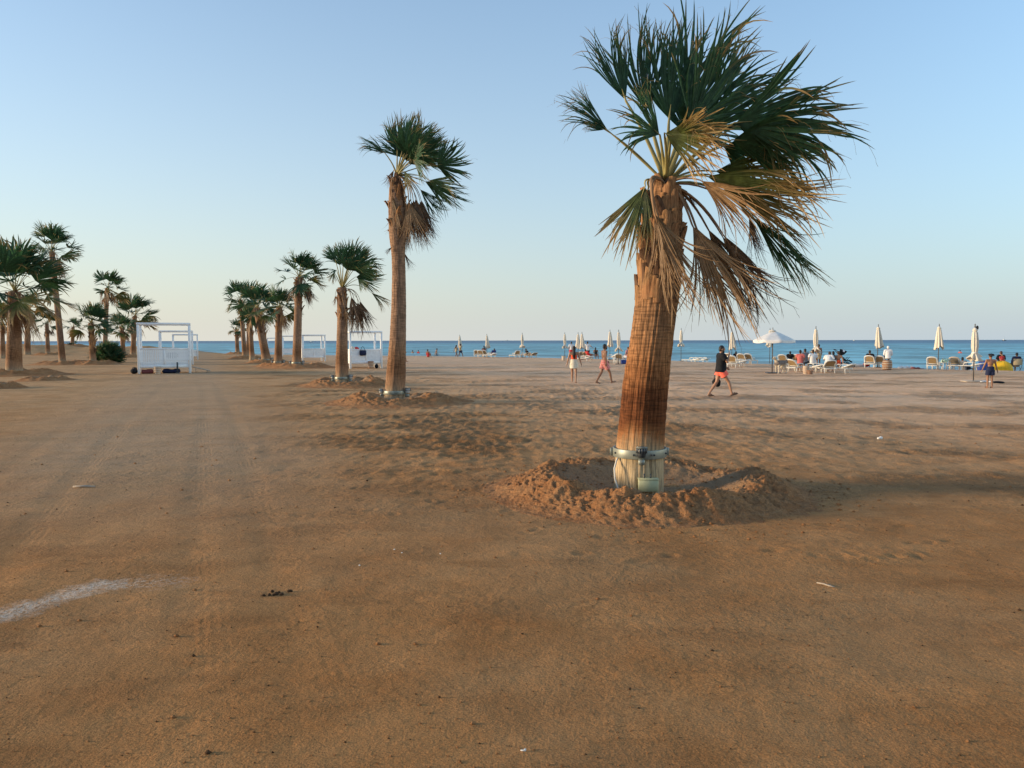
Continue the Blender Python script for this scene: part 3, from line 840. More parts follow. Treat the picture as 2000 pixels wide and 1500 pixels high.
def auto_palm(label, px, py, top_px, top_py, width, crown_w, seed, n=22, dead=6, bark='bark_plain', det=(26, 6), boots=.45, lean_pts=None, skirt_side=.6, wind=.5, foot_shape=1.18, split_parts=False):
    """a palm further off: foot and crown top where the photograph has them, leaves by a spiral and the wind"""
    foot = G(px, py); Y0 = foot[1]; rng = np.random.RandomState(seed)
    p = thing("palm_tree", label, "palm tree", foot, 0, PALMS)
    mpp = Y0 / FPX
    T = at_depth(top_px, top_py, Y0) - foot                        # top of the crown
    CW = crown_w * mpp                                             # crown width in metres
    Lf = CW * .40; lp = CW * .30
    B = V(T[0] - .05 * CW, 0, T[2] - (Lf * .75 + lp * .75))        # bud
    r0 = width * mpp / 2
    rows = [(-.2, 0, 0, r0 * foot_shape), (.5, 0, 0, r0 * 1.02)]
    for k in (.3, .55, .8, 1.0):
        rows.append((B[2] * k, B[0] * k ** 1.2, 0, r0 * (1 - .22 * k)))
    z, cl = centreline(rows, 60)
    trunk_mesh(z, cl, 28, seed, .012, .012).build("trunk", M[bark], p)
    boots_on(p, z, cl, B[2] * (1 - boots), B[2] - .05, int(10 + 14 * boots), rng, w=r0 * 1.1, L=.6, single=False, tilt=.55)
    wv = WIND * wind
    for i in range(n):
        f = i / (n - 1); el = R(84 - 112 * f ** 1.05); az = i * 2.39996 + rng.normal(0, .2)
        d0 = V(math.cos(el) * math.cos(az), math.cos(el) * math.sin(az), math.sin(el))
        d = nrm(d0 + wv * .45)
        hub = B + d * lp * rng.uniform(.75, 1.1) * (1 - .15 * (f < .25)) - V(0, 0, .10 * lp * f)
        db = nrm(d + wv * .30 - V(0, 0, .40 * f))
        up = V(0, 0, 1) if abs(db[2]) < .92 else V(math.sin(az), math.cos(az), 0)
        s = nrm(np.cross(db, up)); s = nrm(s + np.cross(db, s) * math.tan(R(rng.uniform(-38, 38))))
        frond_part(p, "frond", B + d * .05, hub, db, s, Lf * rng.uniform(.85, 1.1), R(rng.uniform(58, 88)), 'g' if f < .78 or rng.rand() < .4 else 'y', rng, det, None, split_parts,
                   wind=wind * .8, grav=.45, split=.6, fold=.25, ragged=.14, cup=.12, broken=.12)
    for i in range(dead):
        a = rng.normal(0, 1.0) if rng.rand() < skirt_side else rng.uniform(0, 6.28)
        out = V(math.cos(a), math.sin(a), 0)
        drop = rng.uniform(.25, 1.0)
        hub = B + out * (r0 + rng.uniform(.1, .32) * lp) - V(0, 0, lp * (.15 + .8 * drop))
        db = nrm(out * rng.uniform(.05, .4) + V(.12, 0, -1))
        s = nrm(np.cross(db, out) + .3 * rng.normal(size=3))
        frond_part(p, "dead_frond", B - V(0, 0, .1) + out * r0 * .5, hub, db, s, Lf * rng.uniform(.8, 1.15), R(rng.uniform(18, 34)), 'k' if rng.rand() < .6 else 'd', rng, (max(12, det[0] // 2), det[1]), B + out * lp * .42, split_parts,
                   wind=.12, grav=.3, split=.4, fold=.4, ragged=.25, cup=.1, broken=.15)
    return p, foot, z, cl

# --- the large palm in front; hubs and tips of its leaves as seen in the photograph (crop scale 2.2727 from 1060,0)
def h(x, y): return 1060 + x / 2.2727, y / 2.2727
def F(hx, hy, hd, tx, ty, td, A, roll, kind, **o):
    a, b = h(hx, hy); c, d = h(tx, ty)
    for k in ('c', 'b'):
        if k in o: q = h(o[k][0], o[k][1]); o[k] = (q[0], q[1], o[k][2])
    return (a, b, hd, c, d, td, A, roll, kind, o)
hero_prof = [(957, 1247, 97), (925, 1248, 94), (880, 1249, 91), (800, 1256, 88), (740, 1262, 86), (680, 1270, 83), (620, 1278, 80), (592, 1282, 79), (584, 1283, 84), (560, 1285, 79), (500, 1291, 76), (450, 1295, 72), (400, 1298, 68), (365, 1300, 58)]
hero_fronds = [
    F(292, 582, -.10, 85, 395, -.25, 20, 25, 'g', w=-.25, g=.10, br=.35, c=(420, 690, -.05)),                     # lone narrow leaf, far left
    F(275, 575, -.12, 175, 545, -.2, 26, 40, 'g', w=-.1, g=.1, br=.2),
    F(370, 450, .10, 250, 95, .1, 26, 20, 'g', w=.10, g=.02, br=.15),
    F(460, 500, .25, 440, 62, .3, 30, 15, 'g', w=.18, g=.02),
    F(560, 540, .05, 620, 60, .1, 34, 10, 'g', w=.22, g=.0),
    F(620, 560, .30, 800, 5, .4, 36, 10, 'g', w=.25, g=.0),
    F(650, 570, -.10, 900, 110, -.1, 40, 20, 'g', w=.30, g=.05),
    F(700, 590, .15, 1075, 265, .3, 36, 25, 'g', w=.35, g=.10),
    F(640, 610, .70, 760, 330, 1.4, 60, 10, 'g', w=.3, g=.1),
    F(520, 600, -.30, 345, 430, -.7, 48, 30, 'g', w=.25, g=.2, br=.25),
    F(850, 545, -.15, 1360, 500, -.3, 44, 5, 'g', w=.28, g=.22),                                                       # big fan to the right
    F(860, 560, .25, 1430, 640, .4, 34, 15, 'g', w=.25, g=.25),
    F(840, 620, -.05, 1250, 640, .0, 46, 35, 'g', w=.3, g=.35),
    F(800, 650, .30, 1150, 740, .5, 46, 20, 'g', w=.2, g=.5),
    F(540, 590, -.45, 830, 700, -.85, 44, 20, 'y', w=.35, g=.35, br=.3, c=(555, 700, -.3)),                           # straw-tinged fan in front
    F(570, 610, -.40, 760, 570, -1.0, 30, 35, 'y', w=.4, g=.35, br=.4),
    F(720, 780, -.20, 1300, 930, -.45, 25, 20, 'y', w=.12, g=.28, br=.15, c=(620, 770, -.1)),
    F(740, 775, .05, 1270, 1040, .1, 22, 25, 'y', w=.1, g=.30, c=(640, 765, .05)),
    F(700, 800, -.30, 1000, 1010, -.55, 26, 25, 'd', w=.2, g=.35, br=.25, c=(620, 775, -.2)),
    F(760, 760, .30, 1160, 760, .5, 30, 35, 'y', w=.2, g=.6, c=(640, 745, .2)),
    F(930, 960, .10, 1240, 1295, .15, 17, 25, 'g', w=.0, g=.15, c=(740, 770, .05)),
    F(915, 960, .0, 955, 1165, .0, 15, 30, 'k', w=.1, g=.2, c=(730, 790, .0)),
    F(455, 825, -.10, 335, 1160, -.2, 38, 20, 'y', w=-.02, g=.30, c=(440, 770, -.15), br=.1),                         # low leaf left of the trunk
    F(470, 830, .25, 400, 1120, .4, 32, 30, 'g', w=.0, g=.25, c=(450, 770, .2)),
    F(505, 945, -.34, 645, 1400, -.42, 20, 10, 'd', w=.03, g=.1, c=(440, 700, -.35), sp=.5),                          # dry leaf folded on the trunk
    F(495, 940, -.36, 590, 1300, -.40, 18, 15, 'd', w=.0, g=.1, c=(455, 720, -.38), sp=.55),
    F(662, 995, -.22, 910, 1500, -.3, 23, 10, 'd', w=.02, g=.22, c=(610, 830, -.2), sp=.42),                          # hanging brown fans
    F(675, 1000, -.05, 800, 1330, -.05, 17, 30, 'd', w=.0, g=.2, c=(620, 830, -.05)),
    F(680, 1005, .12, 860, 1430, .15, 22, 25, 'd', w=.02, g=.2, c=(620, 830, .1), sp=.5),
    F(730, 1010, .2, 960, 1420, .25, 17, 20, 'k', w=.02, g=.2, c=(640, 840, .15), sp=.5),
    F(800, 1040, -.10, 1040, 1395, -.1, 16, 20, 'k', w=.0, g=.2, c=(690, 850, -.05), sp=.5),
    F(795, 1045, .08, 930, 1290, .1, 15, 30, 'k', w=.0, g=.2, c=(680, 850, .05)),
    F(640, 850, .0, 680, 920, .0, 16, 40, 'k', w=.0, g=.3),
]
hero, HF, HZ, HCL = photo_palm("largest palm, in front, wind-blown crown and torn brown leaves hanging on its trunk", hero_prof, h(548, 775), hero_fronds, (580, 1283), 11, (44, 14), 'bark', na=180, nz=300, boot_n=34, threads=26,
                     boot_kw=dict(w=.30, L=.52, tilt=.05))
# big torn sheath straps on the sunlit side of the trunk
_rng = np.random.RandomState(5)
for (bx, by, bw, bl, ang) in ((440, 1290, .22, .62, 3.6), (470, 1180, .20, .55, 4.1), (450, 1330, .20, .40, 3.9), (545, 1130, .24, .5, 5.0), (480, 1060, .2, .5, 4.4), (560, 1010, .22, .42, 5.2), (520, 930, .2, .36, 4.7), (500, 1330, .24, .36, 4.7), (560, 1320, .22, .34, 5.3), (455, 1090, .16, .38, 3.7), (475, 985, .14, .26, 4.1), (580, 1180, .2, .5, 5.4)):
    q = at_depth(*h(bx, by), HF[1]) - HF
    x_ = np.interp(q[2], HZ, HCL[:, 0]); r_ = np.interp(q[2], HZ, HCL[:, 2]); o_ = V(math.cos(ang), math.sin(ang), 0)
    boot_shape(V(x_, 0, q[2]) + o_ * (r_ * 1.0), o_, nrm(V(.04, 0, 1)), bw, bl, .06, _rng.normal(0, .1), _rng, .02).build("leaf_base", M['boot'], hero)

for row_, (py_, n_, L_, w_) in enumerate(((588, 13, .30, .20), (560, 12, .34, .20), (525, 11, .36, .19), (488, 10, .36, .18))):
    for k in range(n_):
        a_ = 2 * math.pi * (k + .5 * (row_ % 2)) / n_ + _rng.normal(0, .12)
        z_ = (at_depth(1284, py_, HF[1]) - HF)[2] + _rng.normal(0, .03)
        c_ = [np.interp(z_, HZ, HCL[:, q]) for q in range(3)]; o_ = V(math.cos(a_), math.sin(a_), 0)
        boot_shape(V(c_[0], c_[1], z_) + o_ * (c_[2] + .004), o_, nrm(V(.06, 0, 1)), w_ * _rng.uniform(.8, 1.25), L_ * _rng.uniform(.8, 1.2), .10, _rng.normal(0, .12), _rng, .022).build("leaf_base", M['boot' if _rng.rand() < .6 else 'boot_dark'], hero)

# --- the tall slender palm beyond it (crop scale 2.2727 from 600,180)
def h(x, y): return 600 + x / 2.2727, 180 + y / 2.2727
p2_prof = [(785, 770, 44), (770, 771, 40), (720, 774, 36), (660, 777, 31), (600, 779, 28), (540, 779, 26), (490, 778, 26), (470, 777, 31), (450, 776, 32), (400, 774, 31), (365, 773, 24)]
p2_fronds = [
    F(345, 270, -.1, 228, 195, -.2, 24, 20, 'g', w=-.15, g=.2, br=.25, c=(385, 320, 0)),
    F(400, 265, .2, 385, 120, .3, 40, 10, 'g', w=.15, g=.05),
    F(420, 270, -.2, 430, 85, -.2, 46, 10, 'g', w=.2, g=.05),
    F(450, 270, .3, 510, 85, .4, 44, 15, 'g', w=.25, g=.05),
    F(440, 280, -.4, 470, 140, -.9, 60, 20, 'g', w=.25, g=.15),
    F(470, 275, .1, 600, 150, .2, 46, 15, 'g', w=.3, g=.1),
    F(480, 290, .6, 630, 200, 1.0, 50, 15, 'g', w=.3, g=.15),
    F(430, 290, .7, 420, 180, 1.4, 66, 10, 'g', w=.2, g=.15),
    F(470, 300, -.5, 540, 330, -1.3, 60, 25, 'g', w=.25, g=.3),
    F(575, 325, -.1, 735, 290, -.2, 72, 10, 'g', w=.2, g=.2, cup=.3),
    F(520, 395, .2, 720, 500, .3, 30, 20, 'g', w=.1, g=.25),
    F(540, 390, -.2, 660, 470, -.5, 40, 25, 'g', w=.15, g=.35, c=(470, 350, -.1)),
    F(500, 430, .0, 610, 560, .0, 26, 25, 'g', w=.1, g=.3, c=(440, 350, .0)),
    F(450, 230, -.3, 480, 290, -.8, 40, 40, 'g', w=.3, g=.4),
    F(430, 295, .4, 350, 150, .7, 44, 15, 'g', w=.2, g=.1),
    F(500, 300, .3, 640, 250, .5, 50, 15, 'g', w=.3, g=.15),
    F(450, 320, -.4, 560, 240, -.8, 50, 20, 'g', w=.3, g=.2),
    F(440, 310, .8, 500, 120, 1.3, 56, 10, 'g', w=.25, g=.1),
    F(430, 350, -.3, 470, 440, -.5, 30, 30, 'y', w=.1, g=.4),
    F(385, 345, .3, 345, 420, .4, 20, 30, 'k', w=.0, g=.4),
    F(430, 480, -.1, 475, 690, -.1, 20, 15, 'k', w=.0, g=.15, c=(430, 380, -.1)),
    F(460, 480, .1, 520, 690, .1, 19, 20, 'k', w=.0, g=.15, c=(460, 380, .1)),
    F(490, 490, -.2, 540, 640, -.2, 18, 20, 'k', w=.0, g=.2, c=(470, 400, -.2)),
    F(440, 500, -.3, 450, 660, -.35, 20, 25, 'd', w=.0, g=.2, c=(430, 390, -.3)),
    F(415, 470, .3, 440, 660, .4, 22, 25, 'k', w=.0, g=.2, c=(430, 390, .3)),
    F(470, 475, .3, 500, 690, .35, 24, 20, 'k', w=.0, g=.2, c=(460, 380, .3)),
    F(450, 480, -.35, 490, 700, -.4, 24, 15, 'd', w=.0, g=.2, c=(450, 380, -.3)),
    F(500, 480, .0, 530, 670, .0, 22, 25, 'k', w=.0, g=.2, c=(480, 390, .0)),
    F(505, 475, .15, 545, 660, .2, 20, 20, 'k', w=.02, g=.2, c=(480, 380, .1)),
    F(480, 470, -.15, 515, 690, -.2, 24, 15, 'k', w=.02, g=.2, c=(465, 380, -.1)),
    F(435, 520, .0, 455, 700, .0, 24, 20, 'k', w=.0, g=.2, c=(430, 400, .0)),
    F(375, 450, -.25, 400, 640, -.3, 14, 25, 'd', w=.0, g=.1, c=(365, 370, -.25)),
    F(378, 686, -.2, 345, 716, -.22, 12, 25, 'k', w=.0, g=.1, b=(395, 690, -.15), c=(385, 680, -.2)),
    F(430, 710, .0, 462, 792, .0, 10, 25, 'k', w=.0, g=.1, b=(415, 690, 0), c=(425, 700, 0)),
]
palm2, P2F, P2Z, P2CL = photo_palm("tall slender palm left of the largest one, thick dead skirt under a small crown", p2_prof, h(398, 352), p2_fronds, (485, 778), 22, (46, 10), 'bark_plain', na=72, nz=180, boot_n=44, threads=5, boot_kw=dict(w=.24, L=.60, tilt=.42, mats=('boot', 'boot_dark')))

# --- third of the row, stocky (same crop)
p3_prof = [(752, 668, 27), (740, 668, 25), (700, 668, 23), (660, 668, 21), (620, 669, 20), (590, 668, 19), (562, 668, 17)]
p3_fronds = [
    F(125, 745, -.1, 82, 680, -.2, 50, 15, 'g', w=.1, g=.1),
    F(145, 770, .3, 130, 665, .5, 50, 15, 'g', w=.15, g=.1),
    F(160, 760, -.2, 165, 655, -.3, 52, 15, 'g', w=.2, g=.05),
    F(185, 770, .2, 240, 650, .3, 46, 10, 'g', w=.3, g=.05),
    F(190, 780, -.2, 290, 690, -.3, 46, 15, 'g', w=.3, g=.1),
    F(200, 780, .4, 340, 740, .6, 46, 15, 'g', w=.3, g=.15),
    F(205, 790, -.3, 330, 775, -.6, 50, 20, 'g', w=.3, g=.25),
    F(180, 790, .7, 230, 700, 1.3, 60, 10, 'g', w=.3, g=.15),
    F(175, 790, -.5, 220, 740, -1.2, 66, 20, 'g', w=.3, g=.3),
    F(215, 820, .1, 350, 840, .2, 44, 20, 'g', w=.2, g=.35),
    F(225, 830, -.2, 270, 880, -.4, 40, 30, 'g', w=.2, g=.5),
    F(120, 800, .0, 100, 850, -.1, 32, 25, 'y', w=.0, g=.4),
    F(130, 790, -.3, 95, 800, -.5, 36, 25, 'g', w=.0, g=.3),
    F(285, 890, .0, 372, 960, .0, 20, 20, 'y', w=.0, g=.25, c=(210, 830, 0)),
    F(225, 930, -.1, 235, 1070, -.1, 26, 15, 'k', w=.0, g=.2, c=(215, 860, -.1)),
    F(210, 930, .1, 205, 1085, .1, 22, 20, 'k', w=.0, g=.2, c=(200, 860, .1)),
    F(240, 960, .1, 265, 1040, .1, 18, 20, 'k', w=.0, g=.2, c=(220, 880, .1)),
    F(235, 925, .2, 262, 1090, .25, 26, 20, 'k', w=.0, g=.2, c=(215, 860, .2)),
    F(195, 905, -.25, 225, 1060, -.3, 24, 20, 'k', w=.0, g=.2, c=(185, 860, -.2)),
    F(165, 950, -.3, 195, 1060, -.35, 16, 20, 'd', w=.0, g=.2, c=(145, 880, -.3)),
    F(125, 900, .0, 122, 950, .0, 12, 20, 'd', w=.0, g=.2, c=(125, 870, 0)),
]
palm3, P3F, _z, _c = photo_palm("stocky palm beside a white cabana with a dark bag, brown fronds dangling right of trunk", p3_prof, h(155, 862), p3_fronds, (640, 668), 33, (34, 8), 'bark_plain', na=56, nz=140, boot_n=34, threads=3, boot_kw=dict(w=.24, L=.52, tilt=.42, mats=('boot_dark', 'boot')))

# --- the rest of the right-hand row and the left-hand grove
ROW = [  # label, foot px, py, crown top px, py, trunk width px, crown width px, seed, options
    ("slim palm with tufted head and dangling dead fronds, right of a short bushy palm", 580, 718, 588, 492, 17, 92, 41, dict(n=16, dead=10, det=(30, 7), boots=.42, skirt_side=.9, wind=.6)),
    ("short bushy palm close on the left of the slim one, in the receding row", 543.5, 715.5, 548, 562, 15, 74, 42, dict(n=17, dead=5, boots=.5)),
    ("thick palm leaning left with a broad dark crown, mid-row", 520, 709, 505, 558, 17, 84, 43, dict(n=19, dead=6, boots=.55)),
    ("lower palm tucked behind the leaning broad-crowned palm", 492.5, 704, 490, 600, 10, 52, 44, dict(n=14, dead=4, boots=.4)),
    ("tallest palm at the far end of the right row, lone frond sticking out left", 478, 701, 472, 553, 9, 62, 45, dict(n=14, dead=8, boots=.5)),
    ("thin palm seen just right of the far end's tallest trunk", 484.5, 697, 487, 588, 7, 46, 46, dict(n=12, dead=4, boots=.4)),
    ("smallest palm at the very end of the right row", 464, 692, 463, 624, 8, 36, 47, dict(n=12, dead=3, boots=.45)),
    ("big leafy palm at the left edge, trunk nearest on that side", 28, 732, 34, 474, 28, 180, 64, dict(n=21, dead=5, det=(32, 8), boots=.40, wind=.55, skirt_side=.7)),
    ("tallest palm of the left grove, slim pale trunk leaning left", 122, 712, 104, 441, 12, 96, 52, dict(n=16, dead=12, det=(30, 7), boots=.30, skirt_side=.4)),
    ("short round palm with an upright spear, left of a green bush", 182, 712, 180, 592, 12, 74, 53, dict(n=19, dead=3, boots=.75)),
    ("tall ragged palm rising behind the green bush", 205, 699, 212, 526, 9, 68, 54, dict(n=12, dead=9, boots=.35, wind=.8)),
    ("small palm between the bush and the left cabana", 241, 698, 240, 615, 9, 50, 55, dict(n=16, dead=4, boots=.55)),
    ("mid-height palm half behind the nearest left cabana", 260, 696, 266, 577, 10, 76, 56, dict(n=17, dead=6, boots=.4)),
    ("stubby far palm growing out of a low clump on the left", 142, 691, 144, 621, 7, 34, 57, dict(n=11, dead=3, boots=.7)),
    ("small far palm seen left of the tallest trunk", 94, 694, 93, 609, 8, 46, 58, dict(n=14, dead=5, boots=.5)),
    ("palm with a long dark dead skirt behind the leafy one at the left edge", 54, 694, 56, 568, 11, 62, 59, dict(n=12, dead=16, boots=.6, skirt_side=.4)),
    ("partly cut-off palm at the very left edge", 6, 700, 6, 600, 9, 58, 60, dict(n=14, dead=6, boots=.4)),
]
PF = []
for (lb, px, py, tx, ty, w, cw, sd, kw) in ROW:
    PF.append(auto_palm(lb, px, py, tx, ty, w, cw, sd, **kw)[1])
# one long leaf out to the left on the far tall palm
o_ = PF[4]; q0 = at_depth(470, 600, o_[1]) - o_; q1 = at_depth(456, 579, o_[1]) - o_; q2 = at_depth(445, 588, o_[1]) - o_
tall_end = [o for o in bpy.data.objects if o.get('label', '').startswith('tallest palm at the far end')][0]
frond_part(tall_end, "frond", q0, q1, q2 - q1, V(0, 1, .6), np.linalg.norm(q2 - q1), R(50), 'g', np.random.RandomState(3), (20, 6), None, False, wind=.0, grav=.4)

# --- sand rings
MG = "sand rings heaped round the palms"
def put_mound(px_off, foot, mesh, label, rz=0.0, sc=1.0, dz=0.0, zs=1.0):
    o = link("sand_mound", mesh, None, (foot[0] + px_off, foot[1], foot[2] + dz)); o.rotation_euler = (0, 0, rz); o.scale = (sc, sc, zs)
    return tag(o, label, "sand mound", MG)
hm = mound_mesh(101, 1.45, 2.10, .245, .30, 680, 230, .075, .0, .0, low=((.55, .35, .5), (4.7, .8, .06), (1.6, .8, .2)))
hm_o = put_mound(.16, HF, hm, "large clumpy sand ring round the foot of the biggest palm")
def crumbs(o, mesh, n, smin, smax, seed, label):
    """loose clods lying on and around a sand ring"""
    rr = np.random.RandomState(seed); k = len(mesh.vertices); co = np.zeros(k * 3, np.float32); mesh.vertices.foreach_get("co", co); co = co.reshape(-1, 3)
    ov = np.array([(1, 0, 0), (-1, 0, 0), (0, 1, 0), (0, -1, 0), (0, 0, 1), (0, 0, -1), (.7, .7, .5), (-.7, .7, .5), (.7, -.7, .5), (-.7, -.7, .5)]); of = [(0, 6, 8), (6, 4, 8), (6, 2, 7), (6, 7, 4), (7, 1, 9), (7, 9, 4), (9, 3, 8), (9, 8, 4), (0, 2, 6), (2, 1, 7), (1, 3, 9), (3, 0, 8)]
    mb = MB()
    for i in range(n):
        v = co[rr.randint(k)].copy(); r_ = np.hypot(v[0], v[1])
        if r_ < .6 or v[2] < -.02: continue
        if rr.rand() < .25: v[:2] *= rr.uniform(1.0, 1.35) * 2.0 / max(r_, .5); v[2] = surf_z(v[0] + o.location.x, v[1] + o.location.y) - o.location.z
        s_ = smin + (smax - smin) * rr.rand() ** 3
        mb.add(ov * V(s_, s_ * rr.uniform(.6, 1), s_ * .75) * rr.uniform(.75, 1.25, (10, 1)) + v + V(0, 0, s_ * .2), of)
    c = mb.build("sand_clods", M['heap'], None, True, None, tuple(o.location)); c['kind'] = 'stuff'; c['label'] = label
crumbs(hm_o, hm, 1800, .005, .024, 3, "loose clods on the sand ring of the biggest palm")
m2 = mound_mesh(102, 1.25, 2.3, .30, .35, 260, 90, .08, .0, .0, low=((4.75, .7, .45), (1.5, 1.0, .5)), fill=.15)
put_mound(.15, P2F, m2, "broad sand mound round the tall slender palm")
m3 = mound_mesh(103, 1.25, 2.3, .26, .4, 180, 64, .08, .0, .0, low=((2.5, .8, .4),), fill=.12)
put_mound(.3, P3F, m3, "sand ring round the stocky palm by the bag-hung cabana", 2.2)
mv = [mound_mesh(110 + k, 1.3, 2.5, .27, .4, 110, 40, .09, fill=.4) for k in range(3)]
names = ["slim tufted palm", "short bushy palm", "thick leaning palm", None, "far end's tallest palm", None, "smallest far palm", "leafy palm at the left edge", "tallest left-grove palm", "short round palm by the bush", None, "small palm by the left cabana", None, "stubby far palm", "small far palm left of the tall trunk"]
for i, nm in enumerate(names):
    if nm: put_mound(.2, PF[i], mv[i % 3], "brown sand heap round the foot of the " + nm, i * 1.3, (1.15 if i in (0, 7, 8) else .9))
q = G(0, 757); put_mound(0, q, mv[1], "low dark sand heap cut off by the left edge", .4, .45, 0, .7)
q = G(40, 741); put_mound(0, V(q[0] + 1.6, q[1] - .6, q[2]), mv[0], "sand ridge in front of the leafy left palm", 1.0, .6, 0, .6)

# ------------------------------------------------------------------ steel collars, uplights, cables on the palms
def collar(foot, z, cl, hz, label, lamps, n=40, gap=.035, group="steel collars clamped round palm trunks"):
    cx, cy, r_ = [float(np.interp(hz, z, cl[:, k])) for k in range(3)]
    c = thing("metal_collar", label, "metal collar", V(foot[0] + cx, foot[1] + cy, foot[2] + hz), 0, group)
    r0 = r_ + gap; hh = .055
    mb = MB().lathe([(r0, -hh), (r0 + .008, -hh), (r0 + .010, -hh + .004), (r0 + .010, hh - .004), (r0 + .008, hh), (r0, hh), (r0, -hh)], n)
    mb.build("band", M['steel'], c)
    for a in (-112, -104, -75, -68, -30, 200):
        o = V(math.cos(R(a)), math.sin(R(a)), 0)
        MB().capsule(o * (r0 + .006), .012, o * (r0 + .018), .012, 8, 3).build("bolt", M['dark_metal'], c)
    for s in (-1, 1):
        MB().box((s * (r0 + .02), 0, 0), (.05, .012, .1), 0, 0, .003).build("lug", M['steel'], c)
    return V(foot[0] + cx, foot[1] + cy, foot[2] + hz), r0
UG = "uplights fixed to the palm collars"
M['lamp_grey'] = m_simple('lamp_housing_grey', (.50, .49, .46), .5, .4, .15, 12)
def uplight(c, r0, ang, label, k=1.0):
    if k > 1: k *= .85
    o = V(math.cos(R(ang)), math.sin(R(ang)), 0); p = c + o * (r0 + .075 * k)
    u = thing("uplight", label, "uplight", p, R(ang), UG)
    b = MB(); b.lathe([(.0, -.055), (.045, -.055), (.052, -.02), (.058, .01), (.063, .06), (.0, .06)], 18); b.v[-1] *= k
    b.v[-1] += V(0, 0, .04 * k); b.build("housing", M['dark_metal'] if k == 1.0 and ang == -96 else M['lamp_grey'], u)
    for i in range(14):
        a = 2 * math.pi * i / 14
        MB().box(V(.058 * math.cos(a), .058 * math.sin(a), .075) * k, V(.02, .006, .075) * k, a).build("cooling_fin", M['grey_metal'], u)
    MB().lathe([(0, .107 * k), (.066 * k, .107 * k), (.070 * k, .100 * k), (.070 * k, .112 * k), (0, .112 * k)], 18).build("rim", M['steel'], u)
    MB().box(V(-.015, 0, -.075) * k, V(.09, .075, .07) * k, 0, 0, .012).build("bracket", M['steel'], u)
    return u
M['grey_metal'] = m_simple('grey_metal', (.12, .13, .14), .4, .5, .2, 9, 0, 0, .5)
c0, r0 = collar(HF, HZ, HCL, .50, "grey-green steel collar with bolts round the largest palm", 1)
uplight(c0, r0, -96, "finned uplight on the front of the largest palm's collar", 1.0)
jb = thing("junction_box", "pale green junction box at the foot of the largest palm", "junction box", HF + V(.06, -.355, .085))
MB().box((0, 0, .05), (.24, .10, .15), R(-4), 0, .008).build("box", M['box_green'], jb)
MB().box((0, 0, .129), (.25, .11, .016), R(-4), 0, .005).build("lid", M['box_green'], jb)
for sx in (-.05, .03): MB().tube([(sx, .0, .13), (sx, .01, .19)], .008, 8).build("gland", M['dark_metal'], jb)
cb = MB().tube(np.array([at_depth(x, y, HF[1] - .22 + d) for x, y, d in ((1209, 890, .10), (1204, 900, .06), (1200, 915, 0), (1201, 935, -.03), (1206, 950, -.06), (1209, 962, -.08), (1209, 972, -.08))]), .011, 8).build("cable", M['cable'])
tag(cb, "white cable hanging down the left foot of the largest palm", "cable")
c1, r1 = collar(P2F, P2Z, P2CL, .30, "grey steel collar at the foot of the tall slender palm", 1)
uplight(c1, r1, -20, "pale uplight right of the tall slender palm's foot", 1.5)
uplight(c1, r1, 195, "small uplight left of the tall slender palm's foot", 1.0)
c2, r2 = collar(P3F, _z, _c, .30, "greenish steel collar low on the stocky palm by the bag-hung cabana", 1, 28)
uplight(c2, r2, -15, "uplight on the right of the stocky palm's collar", 1.6)
uplight(c2, r2, 190, "uplight on the left of the stocky palm's collar", 1.4)
for k, (nm, hz) in enumerate((("slim tufted palm", .34), ("short bushy palm", .32), ("thick leaning palm", .30))):
    o = [q for q in bpy.data.objects if q.type == 'EMPTY' and q.name.startswith('palm_tree') and (q.location - Vector(PF[k])).length < .01][0]
    ft = PF[k]; rr = (17, 15, 17)[k] * ft[1] / FPX / 2
    zz = np.array([0, 1.]); cc = np.array([[0, 0, rr * 1.12], [0, 0, rr * 1.05]])
    cc_, rr_ = collar(ft, zz, cc, hz, "steel collar at the foot of the " + nm, 1, 24)
    uplight(cc_, rr_, -10, "uplight right of the %s's foot" % nm, 1.7)
    uplight(cc_, rr_, 190, "uplight left of the %s's foot" % nm, 1.5)

# ------------------------------------------------------------------ low plants
def fan_bush(name, label, cat, p, wd, ht, n, seed, mat='g'):
    rng = np.random.RandomState(seed); b = thing(name, label, cat, p)
    for i in range(n):
        a = rng.uniform(0, 6.28); el = R(rng.uniform(12, 80)); d = V(math.cos(el) * math.cos(a), math.cos(el) * math.sin(a), math.sin(el))
        base = V(math.cos(a) * wd * .15 * rng.rand(), math.sin(a) * wd * .15 * rng.rand(), -.05)
        hub = base + d * V(wd * .32, wd * .32, ht * .5) * rng.uniform(.6, 1.1)
        frond_part(b, "frond", base, hub, d, nrm(np.cross(d, V(0.1, 0.1, 1)) + .4 * rng.normal(size=3)), min(wd, ht) * .48, R(rng.uniform(50, 80)), mat, rng, (18, 5), None, False, wind=.2, grav=.4)
p = G(211, 708); fan_bush("fan_palm_shrub", "low dense green bush of fan leaves in front of the ragged tall palm", "shrub", p, 2.2, 2.3, 80, 5)
p = G(112, 711); fan_bush("fan_palm_shrub", "tiny tuft of leaves at the foot of the tallest left palm", "shrub", p, .7, .45, 8, 6)
p = G(142, 691); fan_bush("fan_palm_shrub", "small bushy clump under the stubby far palm", "shrub", p, 1.6, 1.1, 16, 7)
SCR = m_simple('scrub_leaf', (.10, .085, .045), .8, .15, .3, 3)
